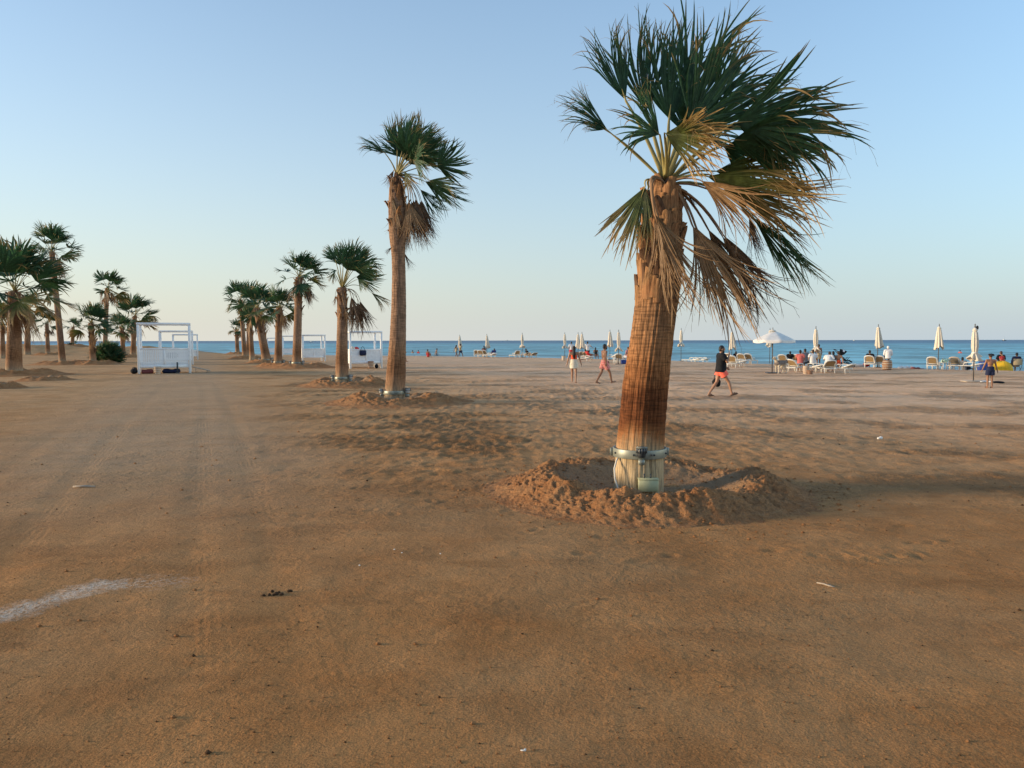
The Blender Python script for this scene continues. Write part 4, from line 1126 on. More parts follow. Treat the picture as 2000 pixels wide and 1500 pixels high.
def scrub(label, p, wd, ht, seed, n=320):
    rng = np.random.RandomState(seed); mb = MB()
    for i in range(n):
        a = rng.uniform(0, 6.28); q = V(math.cos(a) * rng.rand() ** .6 * wd / 2, math.sin(a) * rng.rand() ** .6 * wd / 2, 0)
        hh = ht * (1 - (np.linalg.norm(q) / (wd / 2)) ** 2 * .8) * rng.uniform(.3, 1)
        c = q + V(0, 0, hh); s = rng.uniform(.05, .12) * wd / 2; n1 = nrm(rng.normal(size=3)); n2 = nrm(np.cross(n1, rng.normal(size=3)))
        mb.add([c - n1 * s, c + n2 * s * .5, c + n1 * s, c - n2 * s * .5], [(0, 1, 2, 3)])
        if i % 6 == 0: mb.tube([V(0, 0, -.1) + q * .2, c], .012, 4)
    return tag(mb.build("scrub_bush", SCR, None, False, None, tuple(p)), label, "shrub", "dry scrub on the far dunes")
for i, (x, y, w, hgt, lb) in enumerate(((110, 685, 9, .9, "long low dry scrub on the dune left of the tall trunk"), (232, 679, 5, .8, "dry scrub on the dune crest above the green bush"), (72, 683, 6, .7, "dry scrub behind the skirted palm on the left"), (172, 690, 4.5, 1.0, "brownish scrub at the dune foot beside the stubby palm"), (20, 684, 5, .7, "dry scrub on the dune at the left edge"))):
    q = on_ground(x, 688); q[0] = (x - 1000) / FPX * q[1]; q[2] = ground_z(q[0], q[1]); scrub(lb, q, w, hgt, 70 + i)

# ------------------------------------------------------------------ cabanas
CG = "white slatted beach cabanas"
def cabana(label, p, rz, W, D, H, hp, single=False, bed=True):
    c = thing("cabana", label, "cabana", p, rz, CG); wp = M['white_paint']; t = .13
    for x, y in ((0, 0), (W, 0), (W, D), (0, D)):
        MB().box((x + (t / 2 if x == 0 else -t / 2), y + (t / 2 if y == 0 else -t / 2), (H - t) / 2 - .05), (t, t, H - t + .1), 0, 0, .008).build("post", wp, c)
    MB().box((W / 2, t / 2, H - t / 2), (W + .02, t + .02, t), 0, 0, .015).build("top_rail", wp, c)
    MB().box((W / 2, D - t / 2, H - t / 2), (W + .02, t + .02, t), 0, 0, .015).build("top_rail", wp, c)
    for x in (t / 2, W - t / 2): MB().box((x, D / 2, H - t / 2), (t, D - 2 * t - .022, t), 0, 0, .01).build("top_rail", wp, c)
    z0 = .34; zt = hp
    # front panel: rails, middle stile, slats; sides the same but boarded
    for zc, hh in ((z0 + .09, .18), (zt - .05, .10)):
        MB().box((W / 2, t / 2, zc), (W - 2 * t - .004, .05, hh), 0, 0, .006).build("rail", wp, c)
    MB().box((W / 2, t / 2, (z0 + zt) / 2 + .04), (.09, .054, zt - z0 - .29), 0, 0, .005).build("stile", wp, c)
    n = int((W - .3) / 2 / .092); slat = None; acc = MB()
    for side in (0, 1):
        x0 = t + .02 + side * (W / 2 - t + .025); wv = W / 2 - t - .065
        for i in range(n):
            x = x0 + wv * (i + .5) / n
            if single:
                if slat is None: slat = MB().box((0, 0, 0), (wv / n * .86, .022, zt - z0 - .286), 0, 0, .003).mesh("slat", wp, False)
                link("slat", slat, c, (x, t / 2, (z0 + zt) / 2 + .04))
            else: acc.box((x, t / 2, (z0 + zt) / 2 + .04), (wv / n * .93, .022, zt - z0 - .286))
    if not single: o = acc.build("slats", wp, c, False); o['kind'] = 'stuff'
    for x, nm in ((t / 2, 0), (W - t / 2, 1)):
        k = int((zt - z0) / .105)
        for i in range(k):
            MB().box((x, D / 2, z0 + (zt - z0) * (i + .5) / k), (.028, D - 2 * t - .004, (zt - z0) / k - .008), 0, 0, .003).build("side_board", wp, c)
    MB().box((W / 2, D - t / 2, z0 + .10), (W - 2 * t - .004, .04, .22), 0, 0, .006).build("back_board", wp, c)
    if bed:
        MB().box((W / 2, D / 2, z0 + .05), (W - 2 * t - .03, D - .16, .06), 0, 0, .006).build("bed_base", wp, c)
        MB().box((W / 2, D / 2, z0 + .20), (W - 2 * t - .08, D - .30, .22), 0, 0, .05).build("mattress", M['white_cloth'], c)
    return c
RZ = math.atan2(.377, .926)
def cab_px(label, pl, pr, pb, ptop, phh, D, **kw):
    a = G(pl, pb); Y0 = a[1]; mpp = Y0 / FPX
    W = (pr - pl) * mpp / (math.cos(RZ) + math.sin(RZ) * .15); H = CAM_H - a[2] + (665 - ptop) * mpp; hp = CAM_H - a[2] + (665 - phh) * mpp
    return cabana(label, a, RZ, W, D, H, hp, **kw), a, W, mpp
cabL1, cL1, WL1, mp1 = cab_px("nearest white slatted cabana on the left of the track, things stowed beneath", 269, 364, 730, 629, 679, 2.3, single=True)
cab_px("second white cabana in the left line, behind the slatted one", 311, 372, 712.5, 644.5, 682, 2.2)
cab_px("third white cabana at the far end of the left line", 337, 383, 703, 651.5, 683, 2.2)
cabR1, cR1, WR1, mpR = cab_px("white cabana with a dark bag on its panel, between stocky and slender palms", 683, 747, 720, 646, 681.5, 2.2)
cab_px("white cabana seen right of the slim tufted palm's trunk", 590, 635, 706.5, 653, 680, 2.2)
cab_px("far white cabana between the short bushy palm and the slim one", 551, 592, 696, 655, 680, 2.2)
cab_px("farthest white cabana showing above the receding right row", 522, 553, 691.5, 659, 679, 2.2)
def loc(base, rz, x, y, z=0.0):
    c, s = math.cos(rz), math.sin(rz); return V(base[0] + x * c - y * s, base[1] + x * s + y * c, base[2] + z)
def on(p):
    return V(p[0], p[1], surf_z(p[0], p[1]))
def single(name, mb, mat, label, cat, p, rz=0.0, group=None, smooth=True):
    o = mb.build(name, mat, None, smooth, None, tuple(p)); o.rotation_euler = (0, 0, rz); return tag(o, label, cat, group)
def bin_(label, p, hgt=.5, r_=.22, a='bin', b='bin_brown', group="beige litter bins on the sand"):
    t_ = thing("litter_bin", label, "litter bin", p, 0, group)
    MB().lathe([(0, 0), (r_ * .82, 0), (r_ * .86, hgt * .05), (r_ * .97, hgt * .9), (r_ * .9, hgt * .92), (r_ * .8, hgt * .2), (0, hgt * .2)], 20).build("bucket", M[a], t_)
    for k in (.2, .45, .68): MB().lathe([(r_ * (.855 + .11 * k), hgt * k), (r_ * (.90 + .11 * k), hgt * (k + .02)), (r_ * (.90 + .11 * k), hgt * (k + .07)), (r_ * (.865 + .11 * k), hgt * (k + .09))], 20).build("hoop", M[b], t_)
    MB().lathe([(r_ * .95, hgt * .9), (r_ * 1.05, hgt * .91), (r_ * 1.05, hgt * .98), (r_ * .92, hgt), (r_ * .90, hgt * .9)], 20).build("rim", M[a], t_)
    return t_
bin_("cream bucket standing before the nearest left cabana", on(loc(cL1, RZ, WL1 * .37, -.3)), .42, .19)
x0 = MB().box((0, 0, .11), (.62, .4, .22), 0, 0, .03); x0.box((0.12, -.03, .235), (.3, .3, .03), 0, 0, .01)
single("storage_crate", x0, M['dark_red'], "dark red crate pushed under the left end of the nearest cabana", "crate", on(loc(cL1, RZ, .5, .26)), RZ)
x0 = MB().box((0, 0, .12), (1.0, .45, .22), .0, 0, .08); x0.ell((-.25, 0, .23), (.2, .16, .05)); x0.ell((.3, 0, .22), (.18, .14, .06))
single("duffel_bag", x0, M['navy'], "long navy bag stowed under the middle of the nearest left cabana", "bag", on(loc(cL1, RZ, WL1 * .62, .32)), RZ)
x0 = MB().ell((0, 0, .16), (.2, .26, .17), 14, 9); x0.ell((.05, .1, .3), (.1, .14, .08)); x0.tube(bez(V(-.1, 0, .3), V(0, 0, .5), V(.1, 0, .3), 7), .012, 6)
single("backpack", x0, M['black'], "dark backpack at the left corner post of the nearest cabana", "bag", on(loc(cL1, RZ, -.20, .25)), RZ)
x0 = MB().box((0, 0, .33), (.09, .05, .66), 0, 0, .008); x0.box((0, 0, .03), (.22, .2, .06), 0, 0, .01)
single("bollard", x0, M['dark_metal'], "short dark post before the nearest left cabana's right bay", "post", on(loc(cL1, RZ, WL1 * .74, -.12)), RZ)
x0 = MB().box((0, 0, .0), (1.1, .5, .05), 0, 0, .015, Matrix.Rotation(R(14), 3, 'Y')); x0.box((-.3, 0, -.1), (.04, .4, .22), 0, 0, .01); x0.box((.35, 0, -.17), (.04, .4, .12), 0, 0, .01)
single("sun_bed_frame", x0, M['wood'], "low wooden lounger end sticking out right of the nearest left cabana", "lounger", on(loc(cL1, RZ, WL1 + .55, 1.1)) + V(0, 0, .22), RZ)
x0 = MB().box((0, 0, 0), (.62, .22, .36), 0, 0, .07)
single("cushion", x0, M['grey_cloth'], "blue-grey cushion propped inside the nearest left cabana", "cushion", loc(cL1, RZ, WL1 * .63, 1.6, 1.03), RZ)
# things at the right-hand cabana
bg = thing("shoulder_bag", "dark navy bag hung over the white cabana's front panel", "bag", loc(cR1, RZ, WR1 * .40, .02, 1.40 - .55), RZ)
x0 = MB().box((0, -.06, .22), (.46, .14, .36), 0, 0, .05); x0.build("body", M['navy'], bg)
MB().tube(bez(V(-.14, -.02, .4), V(0, -.02, .92), V(.14, -.02, .4), 11), .014, 6).build("strap", M['black'], bg)
bin_("brown striped bin at the foot of the white cabana with the dark bag", on(loc(cR1, RZ, WR1 * .62, -.22)), .50, .20, 'bin_brown', 'bin')
x0 = MB().ell((0, 0, .15), (.13, .13, .16), 12, 8); x0.tube([(0, 0, .28), (.02, 0, .36)], .02, 6)
single("backpack", x0, M['black'], "small black bag beside the brown striped bin", "bag", on(loc(cR1, RZ, WR1 * .62 + .40, -.2)))
for k, (dx, m, sc) in enumerate(((.12, 'canvas', .16), (.24, 'red_cloth', .13))):
    x0 = MB().ell((0, 0, .12), (.16, .11, sc), 12, 8); x0.ell((.1, .03, .08), (.1, .09, .1), 10, 6)
    single("towel_bundle", x0, M[m], ("crumpled cream towel" if k == 0 else "reddish towel") + " on the mattress of the bag-hung cabana", "towel", loc(cR1, RZ, WR1 * dx + .1, .9, .34 + .9))
q = G(570, 719.5)

# ------------------------------------------------------------------ umbrellas
UMB = "cream beach umbrellas planted along the shore"
def folded_canopy(H, kind, rng, lean=0.0):
    """gathered cloth: many folds round the pole; kind 'tied' has a cord and a flared hem"""
    n = 48; ph = rng.rand() * 6; k1 = 8
    if kind == 'tied': prof = [(.03, H - .03), (.09, H - .09), (.10, H - .17), (.07, H - .20), (.105, H - .24), (.13, H - .55), (.135, H - .9), (.10, H - 1.12), (.085, H - 1.18), (.15, H - 1.28), (.29, H - 1.45), (.25, H - 1.47), (.07, H - 1.3)]
    else: prof = [(.03, H - .03), (.09, H - .08), (.12, H - .17), (.075, H - .20), (.11, H - .24), (.145, H - .5), (.18, H - .85), (.215, H - 1.15), (.25, H - 1.42), (.24, H - 1.46), (.09, H - 1.3)]
    m = MB()
    def wob(a, t): return 1 + (.06 + .26 * t) * math.sin(a * k1 + ph + 1.4 * t) * (t > .12) + .10 * t * math.sin(a * 3 + ph * 2 + 3 * t)
    m.lathe(prof, n, (0, 0, 0), 0, wob)
    v = m.v[-1]; hem = np.clip((H - 1.0 - v[:, 2]) / .5, 0, 1); a = np.arctan2(v[:, 1], v[:, 0])
    v[:, 2] += hem * (.10 * np.sin(a * 2 + ph) + .05 * np.sin(a * 5 + 2 * ph))
    v[:, 0] += lean * np.clip((H - v[:, 2]) / 1.4, 0, 1) ** 1.5
    return m
def umbrella(label, px, base, top, kind, seed, lean=.06, canvas='canvas', plate='dark_metal'):
    p = G(px, base); rng = np.random.RandomState(seed)
    H = CAM_H - p[2] + (665 - top) * p[1] / FPX
    u = thing("beach_umbrella", label, "beach umbrella", p, 0, UMB)
    MB().tube([(0, 0, -.1), (0, 0, H * .5), (0, 0, H)], .026, 10).build("pole", M['pole'], u)
    folded_canopy(H - .05, kind, rng, lean).build("canopy", M[canvas], u)
    MB().lathe([(0, H + .10), (.02, H + .09), (.028, H + .05), (.016, H + .02), (.03, H - .02), (.0, H - .03)], 12).build("finial", M['pole'], u)
    MB().lathe([(0, .05), (.06, .05), (.26, .03), (.28, .0), (.0, -.02)], 18).build("base_plate", M[plate], u)
    if kind == 'tied':
        MB().lathe([(.092, H - 1.25), (.115, H - 1.235), (.115, H - 1.205), (.092, H - 1.19)], 18).build("tie_cord", M['canvas_white'], u)
    return u, p, H
umbrella("folded umbrella farthest left, two walkers passing under it", 898, 694, 655, 'loose', 1)
umbrella("folded umbrella amid the cluster of loungers left of the walking woman", 951, 697, 653.5, 'loose', 2, .10)
umbrella("tied umbrella alone over dark low loungers, second cluster from left", 1020, 698, 651.5, 'tied', 3, .02)
umbrella("tied umbrella just left of the walking woman's head", 1103, 699.5, 651, 'tied', 4, .02)
umbrella("slim folded umbrella, the left one of a close pair behind the walking woman", 1129, 701, 651, 'loose', 5, .02)
umbrella("wider folded umbrella, the right one of a close pair behind the walking woman", 1136.5, 702.5, 650.5, 'loose', 6, .05)
umbrella("folded umbrella right behind the shirtless walker's head", 1191, 703, 646, 'loose', 7, .06)
umbrella("tied umbrella between the shirtless walker and the largest palm", 1208, 711.5, 646.5, 'tied', 8, .02)
umbrella("tied umbrella standing alone right of the largest palm's trunk", 1330, 704.5, 643.5, 'tied', 9, -.02)
umbrella("folded umbrella above the four loungers beside the man in black", 1429, 709, 647, 'loose', 10, .08)
umbrella("folded umbrella half hidden behind the open umbrella", 1503, 706, 644, 'loose', 11, -.03)
umbrella("tied umbrella rising out of the largest seated group", 1592, 722, 641, 'tied', 13, .02)
umbrella("folded umbrella between two loungers, right of the pushchair", 1713.5, 717, 637, 'loose', 14, .10)
umbrella("folded flared umbrella beside the small white table", 1832, 720, 636.5, 'loose', 15, .05)
ub, upos, uH = umbrella("tied umbrella nearest the camera with dark twisted top, by the boy", 1901, 745.5, 638, 'tied', 16, .03, 'canvas', 'steel')
MB().ell((.10, 0, uH - .08), (.05, .07, .10), 10, 7).build("torn_flap", M['black'], ub)
MB().box((.0, 0, .03), (.95, .55, .05), 0, 0, .015).build("base_slab", M['bin'], ub)
# open umbrella
p = G(1508, 729); u = thing("beach_umbrella", "open cream umbrella shading the sand beside the dog", "beach umbrella", p, 0, UMB)
mpp = p[1] / FPX; Hr = CAM_H - p[2]; Ht = CAM_H - p[2] + (665 - 647) * mpp; rad = 41 * mpp
MB().tube([(0, 0, -.1), (0, 0, 1.0), (0, 0, Ht)], .03, 10).build("pole", M['pole'], u)
ring = []
for k, t_ in enumerate(np.linspace(.06, 1, 9)):
    row = []
    for j in range(48):
        a = 2 * math.pi * j / 48; seg = (j % 6) / 6.0; sag = 4 * seg * (1 - seg)
        rr = rad * t_ * (1 - .045 * sag * t_); row.append((rr * math.cos(a) + .08, rr * math.sin(a), Ht - (Ht - Hr) * t_ ** 1.12 - .05 * sag * t_ * t_))
    ring.append(row)
row = [(q[0], q[1], q[2] - .13) for q in ring[-1]]; ring.append(row)
g = np.array(ring); g = np.concatenate([g, g[:, :1]], 1)
MB().grid(g).build("canopy", M['canvas_white'], u)
for j in range(8):
    a = 2 * math.pi * j / 8; MB().tube([(.08 * 0, 0, Hr - .05), (rad * .5 * math.cos(a), rad * .5 * math.sin(a), Hr + (Ht - Hr) * .42)], .012, 6).build("strut", M['pole'], u)
    MB().tube([(0.02, 0, Ht - .04), (rad * .97 * math.cos(a) + .08, rad * .97 * math.sin(a), Hr + .0)], .012, 6).build("rib", M['pole'], u)
MB().lathe([(rad * .16, Ht - .03), (rad * .13, Ht + .02), (.04, Ht + .08), (0, Ht + .09)], 20).build("vent_cap", M['canvas'], u)
MB().lathe([(0, Ht + .2), (.02, Ht + .18), (.02, Ht + .06), (0, Ht + .05)], 10).build("finial", M['pole'], u)
MB().box((0.05, 0, .03), (.75, .5, .07), 0, 0, .02).build("base_plate", M['dark_metal'], u)

# ------------------------------------------------------------------ sun loungers
LG = "white sun loungers with tan mesh facing the sea"
def make_lounger(name, label, p, rz, back=50, frame='white_plastic', cloth='tan_mesh'):
    """local +y is where the feet point"""
    l = thing(name, label, "sun lounger", p, rz, LG); W = .60; h0 = .29
    fm = M[frame]; cl = M[cloth]
    f = MB()
    for s in (-1, 1):
        f.tube([(s * W / 2, -.35, h0 - .02), (s * W / 2, .3, h0), (s * W / 2, 1.25, h0 - .02), (s * W * .42, 1.36, h0 - .05)], .032, 8)
    f.box((0, 1.35, h0 - .05), (W * .86, .07, .06), 0, 0, .015); f.box((0, .0, h0 - .03), (W, .05, .05), 0, 0, .012); f.box((0, -.34, h0 - .04), (W, .05, .05), 0, 0, .012)
    f.build("frame", fm, l)
    MB().box((0, .68, h0 + .012), (W - .07, 1.25, .018), 0, 0, .006).build("seat_panel", cl, l)
    ca, sa = math.cos(R(back)), math.sin(R(back))
    def bk(x, t): return V(x, -t * ca, h0 + .02 + t * sa)
    b = MB(); pts = [bk(-W / 2, 0), bk(-W / 2, .26), bk(-W / 2 * .97, .48), bk(-W / 2 * .80, .60), bk(-W / 2 * .4, .65), bk(0, .66), bk(W / 2 * .4, .65), bk(W / 2 * .80, .60), bk(W / 2 * .97, .48), bk(W / 2, .26), bk(W / 2, 0)]
    b.tube(pts, .042, 8); b.tube([bk(-W / 2, .10), bk(W / 2, .10)], .03, 8); b.build("back_frame", fm, l)
    rows = []
    for t_ in (.12, .26, .42, .52, .58): rows.append([bk(x * (1 if t_ < .5 else (.86 if t_ < .56 else .7)), t_) for x in (-.24, -.09, .09, .24)])
    g = np.array(rows); m = MB().grid(g); m.grid(g[:, ::-1] + V(0, -.012, -.012)); m.build("back_panel", cl, l)
    for s in (-1, 1):
        for y in (-.22, 1.15): MB().tube([(s * W * .44, y, h0 - .02), (s * W * .48, y + .03, .16), (s * W * .46, y, -.02)], [.04, .032, .03], 8).build("leg", fm, l)
        MB().tube([(s * W * .53, -.12, h0 + .0), (s * W * .56, -.10, h0 + .2), (s * W * .56, .16, h0 + .22), (s * W * .55, .36, h0 + .17), (s * W * .52, .40, h0)], .027, 8).build("armrest", fm, l)
    return l
EMP = (-50, -50, -20)
SEA_YAW = -R(33)
LB = "sun_lounger"
first = {}
def lounger(label, px, base, yaw=0.0, back=50, style='white', sc=1.0, off=(0, 0)):
    key = (back, style); p = G(px, base) + V(off[0], off[1], 0); p[2] = surf_z(p[0], p[1]); rz = SEA_YAW + R(yaw)
    if key in first:
        o = dup(first[key], p, rz, label, LG, sc)
    else:
        o = make_lounger(LB, label, p, rz, back, 'white_plastic' if style != 'grey' else 'bin', 'tan_mesh' if style != 'grey' else 'grey_mesh'); o.scale = (sc, sc, sc); first[key] = o
    return o
lounger("raised lounger at the left end of the cluster under the second umbrella", 932, 697.5, 20)
lounger("raised lounger in the middle of the cluster under the second umbrella", 939.5, 698, 15)
lounger("raised lounger nearest the pole of the second umbrella", 947, 698, 10)
lounger("flat lounger right of the second umbrella's pole", 961, 698.5, 75, 12)
lounger("lone white lounger left of the tied umbrella with dark loungers", 1009, 699, 60, 50)
lounger("dark low lounger right of the lone tied umbrella's pole", 1027, 698, 70, 20, 'grey')
lounger("last low dark lounger of the second cluster", 1041, 698.5, 65, 20, 'grey')
lounger("raised lounger close behind the walking woman's shoulder", 1138, 701, 15, 40, 'grey')
lounger("raised brown lounger between woman and shirtless man", 1146, 701.5, 10, 40, 'grey')
lounger("flat white lounger in front of the brown ones behind the walking woman", 1146, 706, 85, 12)
lounger("white lounger behind the shirtless walker's back", 1199, 703, 70, 20)
lounger("white lounger by the tied umbrella next to the largest palm", 1209, 710.5, 20, 50)
lounger("flat white lounger alone by the water right of the largest palm", 1357, 703.5, 75, 12)
lounger("second flat lounger by the water, nearer the man in black", 1374, 704, 70, 12)
lounger("lounger half hidden behind the man in black's face", 1423, 709, 0)
lounger("front lounger of four, nearest the man in black's elbow", 1430, 717.5, 5)
lounger("third lounger from the man in black, facing the water", 1448.5, 711, 0)
lounger("fourth lounger from the man in black, open sand on its right", 1462.5, 711, -4)
lounger("pale flat lounger lying sideways before the four raised ones", 1446, 715.5, 85, 12)
lounger("lounger directly behind the dog", 1529.5, 714, -2)
lounger("lounger behind the person in the red top", 1556, 713, 0)
lounger("front lounger the person in the red top sits on", 1552, 726.5, -25, 40)
lounger("white lounger in the middle of the seated group, used as a bench", 1592, 727, 70, 12)
lounger("lounger under the person in white leaning forward", 1618, 729, 30, 40)
lounger("empty lounger side-on at the right end of the seated group", 1648, 729, 75, 20)
lounger("left one of two loungers beneath the folded umbrella right of the pushchair", 1699, 717.5, -4)
lounger("right one of two loungers beneath the folded umbrella right of the pushchair", 1719, 717.5, -4)
lounger("white lounger left of the flared umbrella and small table", 1822, 721, -8)
lounger("greyish lounger right of the small white table", 1865, 721.5, -8, 50, 'grey')
lounger("flat white lounger reaching out behind the nearest umbrella's pole", 1898, 722.5, 80, 12)

# ------------------------------------------------------------------ people
def remeshed(name, mb, mat, parent, voxel, smooth=4, factor=.5):
    """fuses the collected shapes into ONE continuous surface"""
    me = mb.mesh("tmp", mat); o = bpy.data.objects.new("tmp", me); COL.objects.link(o)
    r = o.modifiers.new("r", 'REMESH'); r.mode = 'VOXEL'; r.voxel_size = voxel; r.use_smooth_shade = True
    s = o.modifiers.new("s", 'SMOOTH'); s.iterations = smooth; s.factor = factor
    dg = bpy.context.evaluated_depsgraph_get(); dg.update()
    out = bpy.data.meshes.new_from_object(o.evaluated_get(dg)); out.name = name
    out.materials.clear(); out.materials.append(mat)
    out.polygons.foreach_set("use_smooth", [True] * len(out.polygons))
    bpy.data.objects.remove(o); bpy.data.meshes.remove(me)
    return link(name, out, parent)

def pose_stand(**k):
    J = dict(hip=V(0, 0, .93), waist=V(0, .005, 1.09), chest=V(0, .0, 1.30), neck=V(0, -.01, 1.475), head=V(0, .025, 1.635), face=V(0, 1, 0),
             kneeL=V(-.10, .03, .50), ankL=V(-.11, 0, .08), kneeR=V(.10, .03, .50), ankR=V(.11, 0, .08), toeL=V(-.13, .17, .025), toeR=V(.13, .17, .025),
             shL=V(-.185, -.01, 1.42), shR=V(.185, -.01, 1.42), elL=V(-.24, -.03, 1.13), elR=V(.24, -.03, 1.13), wrL=V(-.25, .06, .88), wrR=V(.25, .06, .88))
    J.update(k); return J
def pose_walk(st=.33, sw=.16, front='R', **k):
    f, b = ('R', 'L') if front == 'R' else ('L', 'R'); sg = {'L': -1, 'R': 1}
    J = pose_stand()
    J['hip'] = V(0, 0, .905)
    for key in ('waist', 'chest', 'neck', 'head', 'shL', 'shR', 'elL', 'elR', 'wrL', 'wrR'): J[key] = J[key] + V(0, .01, -.025)
    J['knee' + f] = V(sg[f] * .09, st * .62 + .03, .50); J['ank' + f] = V(sg[f] * .09, st, .10); J['toe' + f] = V(sg[f] * .10, st + .17, .085)
    J['knee' + b] = V(sg[b] * .09, -st * .28, .495); J['ank' + b] = V(sg[b] * .09, -st, .115); J['toe' + b] = V(sg[b] * .10, -st + .16, .02)
    J['el' + f] = J['el' + f] + V(0, -sw * .7, .01); J['wr' + f] = J['wr' + f] + V(0, -sw * 1.5, .03)
    J['el' + b] = J['el' + b] + V(0, sw * .6, .01); J['wr' + b] = J['wr' + b] + V(0, sw * 1.4, .04)
    J.update(k); return J
def pose_sit(h=.42, lean=10, fwd=.45, knee_up=0.0, arms='lap', **k):
    """seated at height h, back leaning `lean` degrees backwards (negative: forwards)"""
    c, s = math.cos(R(lean)), math.sin(R(lean)); z = h + .10
    def tp(d, x=0.0, dy=0.0): return V(x, -d * s + dy * c, z + d * c + dy * s)
    J = dict(hip=V(0, 0, z), waist=tp(.17), chest=tp(.38), neck=tp(.555), head=tp(.71, 0, .04), face=V(0, 1, 0),
             kneeL=V(-.13, .42, z + .03 + knee_up), kneeR=V(.13, .42, z + .03 + knee_up), ankL=V(-.13, fwd + .02, max(.08, h - .36)), ankR=V(.13, fwd + .02, max(.08, h - .36)),
             shL=tp(.50, -.185), shR=tp(.50, .185))
    for sd, x in (('L', -1), ('R', 1)):
        J['toe' + sd] = J['ank' + sd] + V(0, .17, -.055)
        if arms == 'lap': J['el' + sd] = tp(.24, x * .25, .02); J['wr' + sd] = V(x * .14, .26, z + .12)
        elif arms == 'back': J['el' + sd] = tp(.24, x * .27, -.10); J['wr' + sd] = V(x * .27, -.30, h + .06)
        else: J['el' + sd] = tp(.30, x * .30, .12); J['wr' + sd] = V(x * .12, .32, z + .36)
    J.update(k); return J
def pose_lie(h=.36, lean=50, **k):
    J = pose_sit(h, lean, .80)
    for sd, x in (('L', -1), ('R', 1)):
        J['knee' + sd] = V(x * .11, .44, h + .16); J['ank' + sd] = V(x * .12, .86, h + .07); J['toe' + sd] = V(x * .14, .93, h + .20)
    J.update(k); return J

def hand(mb, wr, el, side, curl=.35):
    d = nrm(wr - el); n = nrm(np.cross(d, V(0, 0, 1)) if abs(d[2]) < .9 else V(side, 0, 0)); w = nrm(np.cross(n, d))
    if abs(d[2]) >= .9: w = nrm(np.cross(d, n))
    pm = wr + d * .075
    mb.capsule(wr, .025, wr + d * .04, .026, 8, 3); 
    for q in (-.024, -.008, .008, .024): mb.capsule(wr + d * .02 + w * q * .6, .014, pm + w * q, .013, 6, 2)
    for q, L in ((-.027, .055), (-.009, .070), (.009, .066), (.027, .052)):
        p1 = pm + w * q + d * L * .55 - n * side * L * curl * .35; p2 = p1 + d * L * .35 - n * side * L * curl * .8
        mb.capsule(pm + w * q, .0105, p1, .0100, 6, 2); mb.capsule(p1, .0100, p2, .0085, 6, 2)
    b = wr + d * .025 + w * .024; t1 = b + w * .028 + d * .026; mb.capsule(b, .0125, t1, .011, 6, 2); mb.capsule(t1, .011, t1 + d * .028 - n * side * .008, .009, 6, 2)

def body(J, fat=1.0, fem=False, feet=True):
    m = MB(); hw = .088 if not fem else .092; w_ = fat
    hL, hR = J['hip'] + V(-hw, 0, -.02), J['hip'] + V(hw, 0, -.02)
    tv = nrm(J['chest'] - J['hip'])
    def tor(c, rx, ry, rz):
        z = tv; y = nrm(np.cross(z, V(1, 0, 0))); x = np.cross(y, z); m.ell(c, (rx, ry, rz), 18, 12, np.stack([x, y, z], 1))
    tor(J['hip'] + V(0, -.01, 0), .155 * w_, .112 * w_, .13); tor(J['waist'], (.130 if not fem else .112) * w_, .098 * w_, .16); tor(J['chest'], .155 * (w_ if not fem else .88), .108 * w_, .18)
    m.capsule(J['shL'], .062, J['shR'], .062); m.capsule(J['chest'] * .4 + J['shL'] * .6, .075, J['chest'] * .4 + J['shR'] * .6, .075)
    m.capsule(J['neck'] - tv * .06, .062, J['head'] - V(0, .02, .06), .05)
    for h_, s in ((hL, 'L'), (hR, 'R')):
        k, a, t_ = J['knee' + s], J['ank' + s], J['toe' + s]
        m.capsule(h_, .088 * w_, k, .054); cal = k + (a - k) * .32 - nrm(np.cross(np.cross(k - h_, a - k), a - k) + 1e-6) * 0
        m.capsule(k, .053, cal, .056); m.capsule(cal, .054, a, .034)
        fd = nrm(t_ - a); heel = a - V(fd[0], fd[1], 0) * .03 - V(0, 0, .045) if feet else a
        tz = t_; m.capsule(heel, .032, tz, .024); m.capsule(a, .036, heel * .4 + tz * .6, .03); 
        sd = nrm(np.cross(fd, V(0, 0, 1))); m.capsule(tz + sd * .02 - fd * .03, .022, tz + sd * .022 + fd * .02, .016, 8, 3); m.capsule(tz - sd * .02 - fd * .03, .022, tz - sd * .022 + fd * .005, .015, 8, 3)
    for s, x in (('L', -1), ('R', 1)):
        sh, el, wr = J['sh' + s], J['el' + s], J['wr' + s]
        m.capsule(sh, .055 * w_, el, .037); m.capsule(el, .038, el + (wr - el) * .3, .039); m.capsule(el + (wr - el) * .3, .038, wr, .024); hand(m, wr, el, x)
    f = nrm(J['face']); up = V(0, 0, 1); r_ = nrm(np.cross(f, up)); up = np.cross(r_, f); Mh = np.stack([r_, f, up], 1); c = J['head']
    def hp(x, y, z): return c + Mh @ V(x, y, z)
    m.ell(c, (.074, .093, .112), 20, 14, Mh); m.ell(hp(0, .025, -.065), (.055, .062, .055), 16, 10, Mh)
    m.capsule(hp(0, .088, .01), .012, hp(0, .108, -.022), .016, 8, 3)                       # nose
    m.capsule(hp(-.022, .082, -.060), .008, hp(.022, .082, -.060), .008, 8, 3); m.capsule(hp(0, .07, -.10), .016, hp(0, .072, -.098), .018, 8, 3)   # lips, chin
    for x in (-1, 1): m.ell(hp(x * .076, -.008, -.008), (.012, .022, .034), 10, 8, Mh); m.ell(hp(x * .030, .083, .032), (.026, .012, .010), 10, 6, Mh)
    return m, hp, Mh
def eyes(hp, Mh, parent):
    for x in (-1, 1): MB().ell(hp(x * .030, .086, .012), (.011, .008, .008), 10, 8, Mh).build("eye", M['black'], parent)

